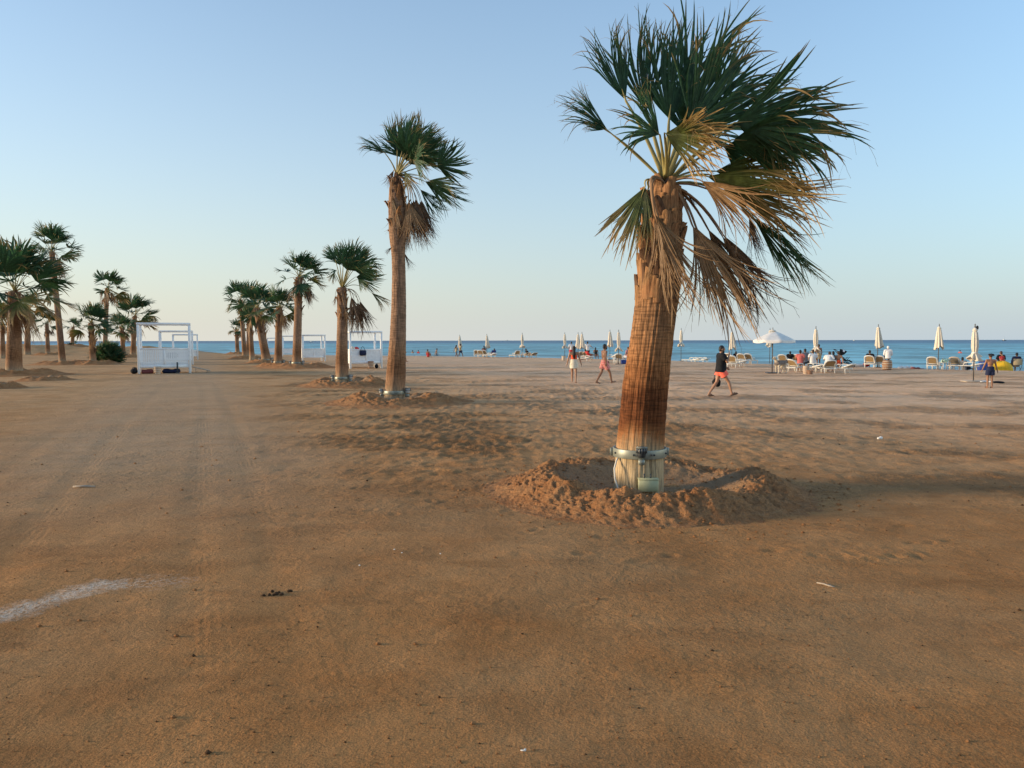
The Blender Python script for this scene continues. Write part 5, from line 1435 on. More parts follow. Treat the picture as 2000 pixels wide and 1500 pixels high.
def hair(J, hp, Mh, style, mat, parent, vox=.008):
    m = MB(); m.ell(hp(0, -.018, .030), (.083, .095, .098), 20, 14, Mh)
    if style == 'long':
        m.ell(hp(0, -.06, -.02), (.085, .055, .13), 16, 10, Mh); p = hp(0, -.085, -.10)
        m.capsule(p, .070, p + V(0, -.03, -.18), .085, 12, 4); m.capsule(p + V(0, -.03, -.18), .085, p + V(0, -.02, -.33), .055, 12, 4); m.capsule(p + V(.02, -.03, -.3), .05, p + V(.03, -.02, -.42), .02, 10, 3)
    elif style == 'short': m.ell(hp(0, -.045, -.02), (.076, .066, .08), 16, 10, Mh)
    elif style == 'beard':
        m.ell(hp(0, -.045, -.02), (.076, .066, .08), 16, 10, Mh); m.ell(hp(0, .045, -.088), (.060, .055, .045), 14, 10, Mh)
        for x in (-1, 1): m.capsule(hp(x * .066, .02, .0), .016, hp(x * .058, .04, -.07), .024, 8, 3)
    elif style == 'wild':
        for a, b, z in ((-.07, -.04, .06), (.08, -.03, .07), (.11, .0, .09), (.02, -.08, .02), (-.05, .03, .09), (.05, .05, .10), (.12, -.05, .05)): m.ell(hp(a, b, z), (.05, .05, .042), 10, 8, Mh)
    elif style == 'bun': m.ell(hp(0, -.045, -.02), (.076, .066, .08), 16, 10, Mh); m.ell(hp(0, -.10, .05), (.045, .045, .045), 12, 8, Mh)
    # keep the face clear
    remeshed("hair", m, M[mat], parent, vox, 2)

def torso_cloth(J, infl, lo, hi, sleeves=0.0, fat=1.0, loose=1.0):
    """shirt or top: from fraction lo to hi of the trunk (0 hip .. 1 shoulders)"""
    m = MB(); path = [J['hip'] + (J['hip'] - J['waist']) * .45, J['hip'], J['waist'], J['chest'], J['neck'] - nrm(J['neck'] - J['chest']) * .07]
    wx = [.175 * loose, .172 * loose, .15 * loose, .172, .155]; wy = [.130 * loose, .128 * loose, .118 * loose, .126, .085]
    ts = [-.25, 0, .3, .7, 1.0]; tt = np.linspace(lo, hi, 8); P = np.array(path); rows = []
    tv = nrm(J['chest'] - J['hip']); y = nrm(np.cross(tv, V(1, 0, 0))); x = np.cross(y, tv); th = np.linspace(0, 2 * np.pi, 25)[:-1]
    for q in tt:
        c = np.array([np.interp(q, ts, P[:, k]) for k in range(3)]); a = np.interp(q, ts, wx) * fat + infl; b = np.interp(q, ts, wy) * fat + infl
        rows.append(c + x * (a * np.sign(np.cos(th)) * np.abs(np.cos(th)) ** .85)[:, None] + y * (b * np.sin(th))[:, None])
    n = 24; fs = [tuple(range(n)), tuple(reversed(range(7 * n, 8 * n)))]
    for i in range(7):
        for j in range(n): fs.append((i * n + j, (i + 1) * n + j, (i + 1) * n + (j + 1) % n, i * n + (j + 1) % n))
    m.add(np.concatenate(rows), fs)
    if hi > .9: m.capsule(J['shL'] * .97 + J['shR'] * .03, .066 + infl, J['shR'] * .97 + J['shL'] * .03, .066 + infl)
    if sleeves:
        for s in 'LR':
            sh, el, wr = J['sh' + s], J['el' + s], J['wr' + s]
            if sleeves <= 1: m.cone(sh, .066 * fat + infl, sh + (el - sh) * sleeves, .062 * fat + infl, 14)
            else: m.cone(sh, .066 + infl, el, .050 + infl, 14); m.capsule(el, .047 + infl, el + (wr - el) * (sleeves - 1), .036 + infl)
    return m
def shorts(J, infl, leg=.55, fat=1.0, top=.35, skirt=False):
    m = MB(); hw = .088; up = nrm(J['waist'] - J['hip']); c0 = J['hip']
    m.cone(c0 - up * .03, .168 * fat + infl, c0 + up * top * .35, .150 * fat + infl, 20, 0, .78)
    if skirt: m.cone(c0 + up * .08, .145, c0 - V(0, 0, leg * .5), .185, 22, 0, .85)
    m.ell(c0 - up * .03, (.160 * fat + infl, .122 * fat + infl, .10), 18, 10)
    for s, x in (('L', -1), ('R', 1)):
        h_ = c0 + V(x * hw, 0, -.01); k = J['knee' + s]
        m.cone(h_ + (h_ - k) * .05, .098 * fat + infl, h_ + (k - h_) * leg, .088 * fat + infl + .022, 16)
    return m
PG = "people on the beach"
def person(label, px, base, facing, J, scale=1.0, skin='skin', hr=('short', 'hair'), wear=(), vox=.012, fat=1.0, fem=False, seat=None, p=None, sandals=False, depth=None):
    """facing: degrees, 0 looks away from the camera, 90 to the left"""
    if p is None: p = G(px, base)
    if depth is not None: p = V((px - 1000) / FPX * depth, depth, 0); p[2] = surf_z(p[0], p[1])
    o = thing("person", label, "person", p, R(facing), PG); o.scale = (scale,) * 3
    m, hp, Mh = body(J, fat, fem)
    remeshed("body", m, M[skin], o, vox, 3)
    if vox < .011: eyes(hp, Mh, o)
    if hr: hair(J, hp, Mh, hr[0], hr[1], o, max(vox * .9, .008))
    for nm, mb, mat in wear:
        w = remeshed(nm, mb, M[mat], o, max(vox, .010), 2)
    if sandals:
        for s in 'LR':
            a, t_ = J['ank' + s], J['toe' + s]; fd = nrm(t_ - a); hl = a - V(fd[0], fd[1], 0) * .05 - V(0, 0, .075)
            q = MB(); sd = nrm(np.cross(t_ - hl, V(0, 0, 1))); u_ = np.cross(sd, nrm(t_ - hl)); e = t_ + nrm(t_ - hl) * .05 - V(0, 0, .028)
            rows = np.array([[hl - sd * .035, hl + sd * .035], [hl * .5 + e * .5 - sd * .035, hl * .5 + e * .5 + sd * .035], [e * .9 + hl * .1 - sd * .045, e * .9 + hl * .1 + sd * .045], [e - sd * .025, e + sd * .025]])
            q.grid(rows); q.grid(rows[:, ::-1] - u_ * .022 * np.sign(u_[2])); 
            ed = [0, 2, 4, 6, 7, 5, 3, 1]; Rr = rows.reshape(-1, 3); q.add(np.concatenate([Rr[ed], Rr[ed] - u_ * .022 * np.sign(u_[2])]), [(i, (i + 1) % 8, 8 + (i + 1) % 8, 8 + i) for i in range(8)])
            so = q.build("sandal", M['sole'], o); tp = hl * .35 + t_ * .65
            MB().tube(bez(tp - sd * .05, tp + V(0, 0, .10), tp + sd * .05, 7), .012, 6).build("strap", M['sole'], so)
    return o

# the three walkers and the boy
J = pose_walk(.36, .10, 'R', elL=V(-.25, .05, 1.12), wrL=V(-.20, .26, .98), elR=V(.25, .13, 1.17), wrR=V(.12, .24, 1.42), face=V(.1, 1, -.12), toeR=V(.10, .52, .125), ankR=V(.09, .37, .115))
person("bearded man in black shirt and coral shorts striding right, hand at his mouth", 1407, 775.5, -84, J, .985, 'skin', ('beard', 'hair'),
       [("shirt", torso_cloth(J, .028, -.42, 1.0, .62, 1.06, 1.08), 'black'), ("shorts", shorts(J, .022, .48, 1.06), 'coral_cloth')], .009, 1.08, sandals=True)
MAN = G(1407, 775.5)
bgp = MAN + V(-.06, .30, .0)
bb = thing("carrier_bag", "black bag carried low on the far side of the man in black", "bag", bgp)
x0 = MB(); x0.ell((0, 0, .47), (.15, .09, .13), 14, 10); x0.ell((.04, 0, .40), (.10, .08, .10), 12, 8); remeshed("body", x0, M['black'], bb, .012, 2)
MB().box((-.02, -.09, .46), (.07, .02, .05), 0, 0, .008).build("patch", M['white_cloth'], bb)
MB().tube(bez(V(-.08, 0, .56), V(0, .02, 1.3), V(.08, 0, .56), 13), .010, 6).build("handle", M['black'], bb)
J = pose_walk(.10, .05, 'L', elL=V(-.27, .02, 1.12), wrL=V(-.33, .05, .87), elR=V(.27, .0, 1.12), wrR=V(.34, .05, .88))
person("woman with long dark hair, orange top and white shorts walking away", 1121, 748, -6, J, .95, 'skin', ('long', 'hair'),
       [("top", torso_cloth(J, .004, .22, .62, 0, .86), 'orange_cloth'), ("shorts", shorts(J, .012, .46, .98, .55, True), 'cream_cloth'), ("strap", torso_cloth(J, .003, .62, .80, 0, .84), 'orange_cloth')], .009, .92, True)
J = pose_walk(.32, .08, 'R', face=V(-.15, 1, 0), elL=V(-.24, .03, 1.12), wrL=V(-.2, .22, .97), elR=V(.25, -.06, 1.13), wrR=V(.24, -.02, .90))
person("shirtless man in pinkish patterned swim shorts walking right", 1180, 750, -72, J, 1.0, 'skin_tan', ('beard', 'hair'),
       [("shorts", shorts(J, .026, .62, 1.0), 'pink_print')], .009, .98)
J = pose_stand(elL=V(-.27, .06, 1.14), wrL=V(-.33, .12, .92), elR=V(.27, .0, 1.14), wrR=V(.36, .04, .88))
person("small boy with windblown hair and navy shorts standing near the yellow beanbag", 1933, 758, -8, J, .765, 'skin_tan', ('wild', 'hair'),
       [("shorts", shorts(J, .020, .62, 1.02, .5), 'navy')], .010, .98, sandals=True)
BOY = G(1933, 758)
# behind the walking woman
J = pose_stand(); person("person in white shirt standing behind the walking woman's head", 1116, 702, 5, J, 1.02, 'skin_tan', ('short', 'hair'), [("shirt", torso_cloth(J, .02, .05, 1, .6), 'white_cloth'), ("shorts", shorts(J, .02, .6), 'red_cloth')])
J = pose_stand(elR=V(.36, .05, 1.25), wrR=V(.5, .1, 1.15)); person("person in white shirt and dark shorts standing by the close pair of umbrellas", 1147.5, 702, 0, J, 1.02, 'skin_tan', ('short', 'hair'), [("shirt", torso_cloth(J, .02, -.2, 1, .6), 'white_cloth'), ("shorts", shorts(J, .02, .6), 'black')])
J = pose_sit(.36, 20); person("dark-haired woman sitting between the close umbrella pair and the shirtless man", 1164, 701.5, -20, J, .95, 'skin_tan', ('long', 'hair'), [("swimsuit", torso_cloth(J, .005, -.1, .8, 0, .9), 'black')], fem=True)
J = pose_lie(.36, 45); person("sunbather in dark red lying behind the seated dark-haired woman", 1151, 703, -60, J, .95, 'skin_tan', ('short', 'hair'), [("shirt", torso_cloth(J, .01, 0, 1, .5), 'red_cloth')])
J = pose_sit(.42, 5); person("person in pale clothes sitting beside the largest palm's left edge", 1226, 709, 40, J, 1.0, 'skin', ('short', 'hair'), [("shirt", torso_cloth(J, .015, -.1, 1, .6), 'pink_print'), ("shorts", shorts(J, .02, .7), 'white_cloth')])
cl_ = thing("cool_bag", "blue cool bag on the sand left of the largest palm's trunk", "bag", G(1218, 711)); MB().box((0, 0, .17), (.42, .3, .34), 0, 0, .05).build("body", M['blue'], cl_); MB().box((0, 0, .36), (.44, .32, .05), 0, 0, .02).build("lid", M['white_plastic'], cl_); MB().tube(bez(V(-.18, 0, .34), V(0, 0, .66), V(.18, 0, .34), 9), .014, 6).build("strap", M['blue'], cl_)
tb = thing("side_table", "small white plastic table at the tied umbrella left of the largest palm", "table", G(1204, 711))
MB().box((0, 0, .42), (.5, .5, .03), 0, 0, .012).build("top", M['white_plastic'], tb)
for sx in (-1, 1):
    for sy_ in (-1, 1): MB().tube([(sx * .2, sy_ * .2, .41), (sx * .23, sy_ * .23, 0)], [.022, .018], 8).build("leg", M['white_plastic'], tb)
# far left strollers and bathers
J = pose_walk(.34, .2, 'R'); person("walker in pale clothes right of the two by the leftmost umbrella's pole", 899, 695, -60, J, 1.0, 'skin_tan', ('short', 'hair'), [("shirt", torso_cloth(J, .02, -.1, 1, .6), 'tan_cloth'), ("shorts", shorts(J, .02, .6), 'navy')])
J = pose_walk(.28, .2, 'L'); person("walker with dark hair left of the leftmost umbrella's pole", 891, 694.5, -50, J, .98, 'skin_tan', ('long', 'hair'), [("dress", torso_cloth(J, .02, -.3, .9, 0), 'tan_cloth'), ("shorts", shorts(J, .02, .6), 'grey_cloth')], fem=True)
J = pose_walk(.42, .25, 'R', chest=V(0, .06, 1.28), head=V(0, .12, 1.6)); person("shirtless runner in dark shorts at the water's edge", 852, 692.2, -70, J, .97, 'skin', ('short', 'hair'), [("shorts", shorts(J, .02, .6), 'grey_cloth')])
J = pose_sit(.05, 8, .50, .30); person("person in red sitting on the sand left of the runner", 836, 698, -20, J, .95, 'skin_tan', ('short', 'hair'), [("top", torso_cloth(J, .01, -.1, .8, 0), 'red_cloth')])
J = pose_walk(.34, .15, 'R'); person("person almost hidden behind the tall slender palm's trunk, one leg showing", 786, 707.5, -80, J, 1.0, 'skin_tan', ('short', 'hair'), [("shirt", torso_cloth(J, .02, -.1, 1, .6), 'grey_cloth'), ("shorts", shorts(J, .02, .6), 'black')])
J = pose_lie(.30, 48); person("dark-haired person reclining at the second umbrella's right", 963, 697.5, 20, J, .98, 'skin_dark', ('short', 'hair'), [("shirt", torso_cloth(J, .015, -.1, 1, .6), 'blue_cloth' if 'blue_cloth' in M else 'blue')])
J = pose_sit(.42, 20); person("woman with dark hair seated among loungers left of the second umbrella's pole", 945, 697.0, 10, J, .98, 'skin_tan', ('long', 'hair'), [("top", torso_cloth(J, .01, -.1, .9, 0), 'red_cloth')], fem=True)
J = pose_lie(.22, 30); person("dark figure lying on the low loungers at the lone tied umbrella", 1032, 697.5, -60, J, .95, 'skin_dark', ('short', 'hair'), [("shirt", torso_cloth(J, .02, -.2, 1, .6), 'black'), ("shorts", shorts(J, .02, .9), 'black')])
# beside the four loungers
J = pose_lie(.36, 50); person("dark figure sitting low between the first and third of the four loungers", 1439, 709, -25, J, .95, 'skin_dark', ('short', 'hair'), [("shirt", torso_cloth(J, .02, -.2, 1, 1.6), 'black')])
# the large group
J = pose_sit(.38, 2); person("person in pinkish red top sitting with back to us, near the dog", 1562.5, 724, -25, J, .98, 'skin_tan', ('short', 'hair'), [("shirt", torso_cloth(J, .02, -.1, 1, .6), 'pink_red'), ("shorts", shorts(J, .02, .6), 'grey_cloth')])
J = pose_sit(.40, 0); person("man in dark olive top seated next to the pinkish red top", 1572, 722, 0, J, 1.02, 'skin_tan', ('short', 'hair'), [("shirt", torso_cloth(J, .02, -.1, 1, .6), 'grey_cloth'), ("shorts", shorts(J, .02, .8), 'black')])
J = pose_sit(.38, 3); person("person in white top and dark shorts seated on the middle bench lounger", 1587, 724.5, -5, J, 1.0, 'skin', ('short', 'hair_brown'), [("shirt", torso_cloth(J, .02, -.05, 1, .6), 'white_cloth'), ("shorts", shorts(J, .02, .8), 'black')])
J = pose_stand(); person("bare-backed person standing against the tied umbrella of the big group", 1598.5, 717, 10, J, .92, 'skin_tan', ('bun', 'hair'), [("skirt", shorts(J, .02, .6, 1, .4, True), 'tan_cloth'), ("top", torso_cloth(J, .005, .35, .65, 0, .9), 'tan_cloth')], fem=True)
J = pose_sit(.38, -28, arms='up'); person("person in white leaning forward at the right of the seated group", 1616, 726, -40, J, 1.0, 'skin', ('short', 'hair_brown'), [("shirt", torso_cloth(J, .02, -.1, 1, .8), 'white_cloth'), ("shorts", shorts(J, .02, .8), 'navy')])
J = pose_sit(.34, 5); person("dark-haired woman sitting low behind the person leaning forward", 1626.5, 723, -10, J, .95, 'skin_tan', ('long', 'hair'), [("top", torso_cloth(J, .012, -.1, .8, 0), 'black')], fem=True)
J = pose_sit(.32, 12, arms='back'); person("bare-shouldered blonde-lit person sitting just left of the pushchair" .replace("blonde-lit ", ""), 1636.5, 723, -15, J, .97, 'skin', ('bun', 'hair_brown'), [("top", torso_cloth(J, .008, -.1, .45, 0, .95), 'orange_cloth')], fem=True)
J = pose_lie(.36, 45); person("dark figure reclining behind the lounger next to the dog", 1543, 713.5, -20, J, .98, 'skin_dark', ('short', 'hair'), [("shirt", torso_cloth(J, .02, -.1, 1, .6), 'black')])
J = pose_lie(.37, 32); person("person lying on the left lounger right of the pushchair, only hair showing", 1699, 716, -36, J, .98, 'skin_tan', ('short', 'hair'), [("shirt", torso_cloth(J, .015, -.1, 1, .6), 'black')], p=G(1699, 717.5) + V(.05, .02, .02))
J = pose_sit(.62, -4); person("person with a white headscarf and white top behind the striped barrel", 1734, 718, -15, J, .98, 'skin_tan', ('bun', 'white_cloth'), [("shirt", torso_cloth(J, .025, -.2, 1, 1.6), 'white_cloth'), ("shorts", shorts(J, .02, .9), 'grey_cloth')], fem=True)
J = pose_lie(.12, 20); person("dark figure lying flat on the sand right of the greyish lounger", 1883, 718.5, -60, J, .98, 'skin_dark', ('short', 'hair'), [("shirt", torso_cloth(J, .03, -.2, 1, 1.6), 'grey_cloth'), ("trousers", shorts(J, .03, .95), 'black')])
J = pose_sit(.52, 4); person("person in black holding a child behind the yellow beanbag", 1954, 719, -5, J, 1.0, 'skin', ('short', 'hair_brown'), [("shirt", torso_cloth(J, .025, -.1, 1, .9), 'black'), ("trousers", shorts(J, .02, .9), 'black')])
J = pose_sit(.52, 0); person("small child in red in front of the person in black on the beanbag", 1952, 719.5, 170, J, .58, 'skin', ('short', 'hair_brown'), [("shirt", torso_cloth(J, .02, -.1, 1, .6), 'red_cloth'), ("shorts", shorts(J, .02, .9), 'red_cloth')], p=G(1952, 719) + V(0, -.22, .42))
J = pose_sit(.46, 6); person("person in dark sleeves sitting on the folding chair at the right edge", 1984.5, 719.5, -10, J, 1.0, 'skin_tan', ('short', 'hair'), [("shirt", torso_cloth(J, .03, -.1, 1, 1.7), 'navy'), ("trousers", shorts(J, .025, .95), 'black')])
def swimmer(label, x, y_, skin='skin', top=None):
    q = on_ground(x, y_, WATER_Z); J = pose_stand(); o = thing("person", label, "person", V(q[0], q[1], WATER_Z - 1.22), R(-30), PG)
    m, hp, Mh = body(J); remeshed("body", m, M[skin], o, .016, 3); hair(J, hp, Mh, 'short', 'hair', o, .012)
    if top: remeshed("top", torso_cloth(J, .01, .2, 1, .5), M[top], o, .014, 2)
swimmer("bather standing chest-deep in the sea left of the nearest umbrella", 1875, 690.5, 'skin', 'pink_red')
swimmer("bather in the shallows left of the sitting person in red", 817, 690.5, 'skin_tan', 'red_cloth')
swimmer("dark head of a bather farthest left in the shallows", 806, 690.5, 'skin_dark')

# ------------------------------------------------------------------ dog, pushchair, beanbags, chairs, boats
dg_p = G(1524, 729); d_ = thing("dog", "shaggy pale dog with a grey back standing under the open umbrella", "dog", dg_p, R(118)); d_.scale = (1.5, 1.05, 1.18)
m = MB()
m.capsule((.0, .22, .46), .125, (0, -.05, .47), .115); m.capsule((0, -.05, .47), .112, (0, -.27, .48), .10); m.capsule((0, .24, .50), .095, (0, .40, .68), .065)
m.ell((0, .47, .73), (.062, .085, .062), 14, 10); m.capsule((0, .52, .715), .038, (0, .62, .695), .026)
for x in (-1, 1):
    m.capsule((x * .045, .43, .775), .024, (x * .055, .42, .85), .008, 8, 3)
    m.capsule((x * .075, .24, .42), .055, (x * .078, .235, .22), .032); m.capsule((x * .078, .235, .22), .030, (x * .078, .24, .04), .024); m.capsule((x * .078, .24, .03), .028, (x * .078, .29, .022), .022)
    m.capsule((x * .07, -.27, .45), .075, (x * .08, -.20, .28), .042); m.capsule((x * .08, -.20, .28), .036, (x * .08, -.34, .17), .025); m.capsule((x * .08, -.34, .17), .024, (x * .08, -.33, .04), .022); m.capsule((x * .08, -.33, .03), .027, (x * .08, -.27, .022), .022)
m.capsule((0, -.34, .53), .035, (0, -.46, .60), .045); m.capsule((0, -.46, .60), .045, (0, -.52, .50), .025)
remeshed("body", m, M['fur_pale'], d_, .012, 3)
m = MB(); m.capsule((0, .24, .49), .138, (0, -.28, .51), .125); m.capsule((0, .30, .58), .085, (0, .38, .69), .058); m.capsule((0, -.33, .55), .045, (0, -.46, .62), .05); m.capsule((0, -.46, .61), .05, (0, -.53, .49), .03); remeshed("coat", m, M['fur_grey'], d_, .012, 2)
for x in (-1, 1): MB().ell((x * .035, .535, .755), (.010, .010, .010), 8, 6).build("eye", M['black'], d_)
MB().ell((0, .645, .70), (.017, .014, .014), 8, 6).build("nose", M['black'], d_)

ps = thing("pushchair", "black pushchair with raised hood at the right of the seated group", "pushchair", G(1649, 717), R(-100)); ps.scale = (1.2, 1.2, 1.15); bk = M['black']; gm = M['grey_metal']
for s in (-1, 1):
    fr = MB(); fr.tube([(s * .24, .42, .10), (s * .23, .05, .42), (s * .22, -.30, .78), (s * .21, -.48, 1.02), (s * .20, -.56, 1.08)], .018, 8); fr.tube([(s * .24, -.34, .12), (s * .23, .05, .42), (s * .22, .22, .62)], .016, 8); fr.build("side_frame", bk, ps)
    for y, r_ in ((.42, .10), (-.34, .12)):
        w = MB().lathe([(r_ * .72, -.02), (r_, -.022), (r_, .022), (r_ * .72, .02)], 20); v = w.v[-1].copy(); w.v[-1] = np.stack([v[:, 2] + s * .27, v[:, 0] + y, v[:, 1] + r_], 1); wo = w.build("wheel", M['tyre'], ps)
        MB().tube([(s * .27 - .02, y, r_), (s * .27 + .02, y, r_)], r_ * .25, 10).build("hub", gm, wo)
        for k in range(3):
            a = k * 2.09; MB().tube([(s * .27, y, r_), (s * .27, y + r_ * .8 * math.cos(a), r_ + r_ * .8 * math.sin(a))], .009, 5).build("spoke", gm, wo)
MB().tube([(-.20, -.56, 1.08), (.20, -.56, 1.08)], .022, 8).build("handle", bk, ps)
sg = np.array([[(x, y, z - .03 * (1 - (x / .19) ** 2)) for x in (-.19, -.1, 0, .1, .19)] for y, z in ((.40, .34), (.22, .46), (.0, .44), (-.12, .62), (-.26, .86))]); m = MB().grid(sg); m.grid(sg[:, ::-1] - V(0, .02, .03)); m.build("seat", bk, ps)
hg = np.array([[(.21 * math.cos(a), -.24 + .40 * t_ * math.sin(a) ** .5 * .9 - .0, .72 + .40 * math.sin(a) * (1 - .35 * t_)) for a in np.linspace(.02, math.pi - .02, 11)] for t_ in (0, .35, .7, 1.0)]); m = MB().grid(hg); m.build("hood", bk, ps)
hg2 = hg[1:3] * V(1.03, 1, 1.01) + V(0, 0, .012); MB().grid(hg2[:, 2:6]).build("hood_panel", M['white_cloth'], ps)
MB().box((0, -.05, .24), (.40, .5, .10), 0, 0, .03).build("basket", bk, ps)

def beanbag(label, px, base, w, hgt, mat, rz, tilt=.0):
    p = G(px, base); b = thing("beanbag", label, "beanbag", p, R(rz)); n = 40; rows = []
    for k in range(15):
        f_ = k / 14; z = hgt * math.sin(f_ * math.pi / 2); r_ = w / 2 * math.cos(f_ * math.pi / 2) ** .75
        rows.append([((r_ + .012 * math.sin(6 * a + f_ * 3)) * math.cos(a) + tilt * z, (r_ + .012 * math.cos(5 * a)) * math.sin(a), z * (1 + .04 * math.sin(3 * a))) for a in np.linspace(0, 2 * math.pi, n + 1)])
    MB().grid(np.array(rows)).build("cover", M[mat], b)
    for a in (0, 60, 120, 180, 240, 300):
        pts = [np.array(rows[k][int(round(a / 360 * n))]) * V(1.006, 1.006, 1.004) for k in range(14)]
        MB().tube(pts, .010, 5).build("seam", M[mat], b)
beanbag("large yellow beanbag right of the boy", 1957, 722, 1.22, .60, 'yellow', 10)
beanbag("navy blue beanbag left of the boy", 1919, 719.5, .82, .72, 'blue', 40, .12)
fc = thing("folding_chair", "tan folding beach chair at the right edge", "chair", G(1984, 720), R(-12))
for s in (-1, 1):
    MB().tube([(s * .27, -.30, .95), (s * .27, -.22, .45), (s * .27, .30, 0)], .014, 8).build("side_frame", M['dark_metal'], fc); MB().tube([(s * .27, .25, .46), (s * .27, -.28, 0)], .014, 8).build("leg", M['dark_metal'], fc)
    MB().box((s * .29, -.02, .64), (.05, .44, .025), 0, 0, .01).build("armrest", M['dark_metal'], fc)
MB().box((0, .02, .45), (.52, .46, .02), 0, 0, .008).build("seat", M['tan_cloth'], fc); MB().box((0, -.27, .73), (.52, .025, .42), 0, 0, .01, Matrix.Rotation(R(-8), 3, 'X')).build("backrest", M['tan_cloth'], fc)
tb = thing("side_table", "small white table with a pale green towel, left of the greyish lounger", "table", G(1845, 722))
MB().box((0, 0, .45), (.52, .52, .03), 0, 0, .012).build("top", M['white_plastic'], tb)
for sx in (-1, 1):
    for sy_ in (-1, 1): MB().tube([(sx * .21, sy_ * .21, .44), (sx * .24, sy_ * .24, 0)], [.024, .02], 8).build("leg", M['white_plastic'], tb)
q = G(1845, 722); m = MB(); rr = np.random.RandomState(4)
for k in range(9): m.ell((rr.uniform(-.16, .16), rr.uniform(-.12, .12), .07 + .09 * rr.rand()), (.13, .11, .07 + .05 * rr.rand()), 12, 8)
tw = remeshed("towel", m, M['green_cloth'], None, .02, 3); tw.location = tuple(q + V(0, 0, .465)); tag(tw, "crumpled pale green towel on the small white table", "towel")
bt = thing("bottle", "dark bottle standing at the pole of the flared umbrella", "bottle", q + V(-.20, -.12, .465)); MB().lathe([(0, 0), (.035, 0), (.037, .16), (.014, .23), (.014, .28), (0, .28)], 14).build("glass", M['dark_metal'], bt); MB().lathe([(0, .28), (.017, .28), (.017, .305), (0, .305)], 12).build("cap", M['white_plastic'], bt)
bar = thing("barrel", "striped brown barrel before the person with the white headscarf", "barrel", G(1732.5, 722))
MB().lathe([(0, 0), (.25, 0), (.29, .18), (.30, .34), (.27, .54), (.24, .62), (.21, .60), (.2, .3), (0, .3)], 24).build("body", M['bin_brown'], bar)
for z_, r_ in ((.10, .275), (.24, .302), (.40, .298), (.54, .275)): MB().lathe([(r_ - .012, z_ - .028), (r_ + .004, z_ - .024), (r_ + .004, z_ + .024), (r_ - .012, z_ + .028)], 24).build("band", M['bin'], bar)
bin_("striped beige bin in front of the seated group", G(1574.5, 731), .46, .18)
bin_("small pale bin left of the woman in white shorts", G(1101, 704), .42, .2, 'bin', 'bin')
bin_("dark grey bin right beside the striped beige bin", G(1582, 731.5) , .22, .16, 'bin_brown', 'dark_metal')
fl = thing("inflatable_float", "pink and white float lying left of the two loungers by the water", "float", G(1678, 716.5), R(-8))
MB().capsule((-.55, 0, .10), .10, (.30, 0, .11), .10, 14, 5).build("mattress", M['white_cloth'], fl); MB().ell((.48, 0, .17), (.22, .2, .17), 16, 10).build("pillow", M['red_cloth'], fl)
m = MB()
for k in range(6): m.ell((-.35 + .16 * k, .05 * math.sin(k * 2), .07 + .05 * (k % 2)), (.14, .13, .10), 12, 8)
tw = remeshed("towel", m, M['white_cloth'], None, .02, 3); tw.location = tuple(G(1767, 717.5)); tag(tw, "white crumpled towel on the shore between two umbrellas", "towel")
m = MB().box((0, 0, .03), (.9, .5, .03), 0, 0, .01); m.ell((-.2, 0, .08), (.18, .16, .07)); m.ell((.2, .05, .07), (.15, .12, .06))
single("towel", m, M['dark_red'], "dark red towel on the sand right of the white crumpled towel", "towel", G(1789, 718.5), .2)
sb = MB(); sb.box((0, 0, .05), (.34, .12, .09), .2, 0, .04); sb.box((.25, -.1, .04), (.26, .10, .07), -.4, 0, .03)
single("sandals", sb, M['white_cloth'], "pale shoes lying beside the nearest umbrella's base", "shoes", G(1921, 747))
single("clothing", MB().ell((0, 0, .04), (.26, .14, .06)).ell((.2, .05, .03), (.14, .1, .05)), M['black'], "dark garment dropped on the sand right of the boy's feet", "clothing", G(1948, 748.5))
def boat(label, px, Y0, L, cabin=True, mast=False, dark=False):
    p = V((px - 1000) / FPX * Y0, Y0, WATER_Z); b = thing("boat", label, "boat", p, R(8), "small boats on the horizon"); st = np.linspace(-.5, .5, 11); rows = []
    for s in st:
        w = L * .15 * max(.02, (1 - max(0, s * 2) ** 2.2)); hh = L * (.10 + .05 * max(0, s * 2) ** 2)
        rows.append([(s * L, -w, hh), (s * L, -w * .8, hh * .4), (s * L, 0, -.2), (s * L, w * .8, hh * .4), (s * L, w, hh), (s * L, 0, hh * .96), (s * L, -w, hh)])
    MB().grid(np.array(rows)).build("hull", M['white_plastic'] if not dark else M['dark_metal'], b)
    if cabin: MB().box((-.05 * L, 0, L * .18), (L * .42, L * .2, L * .17), 0, 0, L * .02).build("cabin", M['white_plastic'], b); MB().box((-.05 * L, 0, L * .29), (L * .5, L * .22, L * .02), 0, 0, .02).build("roof", M['white_plastic'], b)
    if mast: MB().tube([(0, 0, L * .1), (0, 0, L * 1.1)], .06, 6).build("mast", M['dark_metal'], b)
boat("white motor boat on the horizon right of the pushchair", 1668, 1500, 7)
boat("white boat on the horizon left of the folded umbrella by two loungers", 1706, 2100, 6, False)
boat("dark-hulled boat with a mast on the horizon at the right", 1960, 1700, 10, True, True, True)
boat("small white boat on the horizon above the middle white cabana", 609, 1000, 6, True)
boat("faint distant ship on the horizon left of the tied umbrella by the woman", 991, 7000, 22, True)

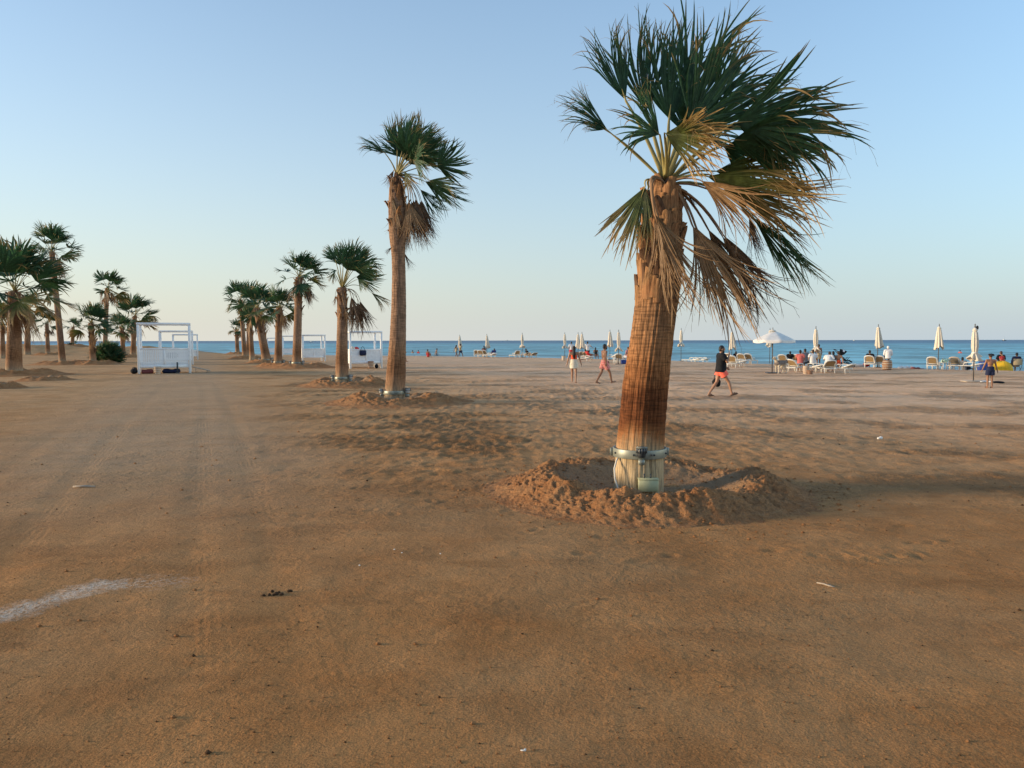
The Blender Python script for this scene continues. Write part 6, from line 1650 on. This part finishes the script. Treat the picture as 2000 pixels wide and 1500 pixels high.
# ------------------------------------------------------------------ litter and stones on the ground
def litter(name, px, py, mb, mat, label, cat, rz=0.0): return single(name, mb, M[mat], label, cat, G(px, py), rz)
m = MB().tube([(-.07, 0, .008), (-.02, .004, .011), (.03, .0, .009), (.07, .006, .008)], [.005, .0065, .006, .004], 8); m.tube([(.01, 0, .011), (.03, .02, .014)], .003, 5)
litter("twig", 1612, 1146, m, 'wood', "short pale twig on the bare sand at the lower right", "twig", R(-50))
litter("stick", 165, 953, MB().tube([(-.14, 0, .014), (.0, .01, .018), (.13, 0, .012)], [.012, .014, .008], 8), 'wood', "pale stick on the sand at the far left of the track", "stick", .1)
litter("paper_scrap", 1718, 857, MB().box((0, 0, .025), (.10, .05, .04), 0, 0, .012).ell((.04, .01, .03), (.04, .03, .03)), 'shell', "white scrap of litter on the trampled sand, right side", "litter", .3)
litter("paper_scrap", 1022, 1468, MB().box((0, 0, .006), (.026, .009, .008), 0, 0, .003).box((.008, .003, .010), (.011, .008, .005), .3, 0, .002), 'shell', "tiny pale chip on the sand close to the camera", "litter", -.1)
m = MB(); rr = np.random.RandomState(8)
for k in range(9): m.ell((rr.normal(0, .045), rr.normal(0, .03), .006), (rr.uniform(.01, .026), rr.uniform(.008, .016), .012), 8, 6)
litter("dung", 541, 1162, m, 'dark_clod', "small cluster of dark crumbs on the sand, left foreground", "debris")
for i, (x, y) in enumerate(((770, 1074), (785, 1082), (702, 1105), (620, 1227), (858, 1364), (1230, 1349), (860, 1082))):
    lab = ["whitish pebble beside another, mid foreground", "whitish pebble right of its twin, mid foreground", "single pale pebble left of the pebble pair", "dark clod left of centre in the foreground", "dark clod near the bottom, left of centre", "dark clod at the bottom right of centre", "pale shell chip right of the pebble pair"][i]
    mm = MB().ell((0, 0, .004), (.0075, .006, .005), 9, 7); mm.v[-1] += np.random.RandomState(i).normal(0, .0012, mm.v[-1].shape)
    litter("pebble", x, y, mm, 'shell' if i in (0, 1, 2, 6) else 'dark_clod', lab, "pebble")
rr = np.random.RandomState(12); gm_ = MB(); nst = 0
oct_v = np.array([(1, 0, 0), (-1, 0, 0), (0, 1, 0), (0, -1, 0), (0, 0, 1), (0, 0, -1)], float); oct_f = [(0, 2, 4), (2, 1, 4), (1, 3, 4), (3, 0, 4), (2, 0, 5), (1, 2, 5), (3, 1, 5), (0, 3, 5)]
for k in range(3400):
    y_ = 2.6 + 14 * rr.rand() ** 1.7; x_ = rr.uniform(-.75, .75) * y_
    s = rr.uniform(.0022, .0065) * (1 + .07 * y_) * (1 + 1.2 * (rr.rand() < .05))
    gm_.add(oct_v * V(s, s * rr.uniform(.6, 1), s * .7) * rr.uniform(.8, 1.2, (6, 1)) + V(x_, y_, surf_z(x_, y_) + s * .3), oct_f, int(rr.choice([0, 0, 0, 0, 1])))
gv = gm_.build("gravel", [M['heap'], M['dark_clod'], M['stone']], None, True); gv['kind'] = 'stuff'; gv['label'] = 'fine stones and crumbs scattered over the near sand'
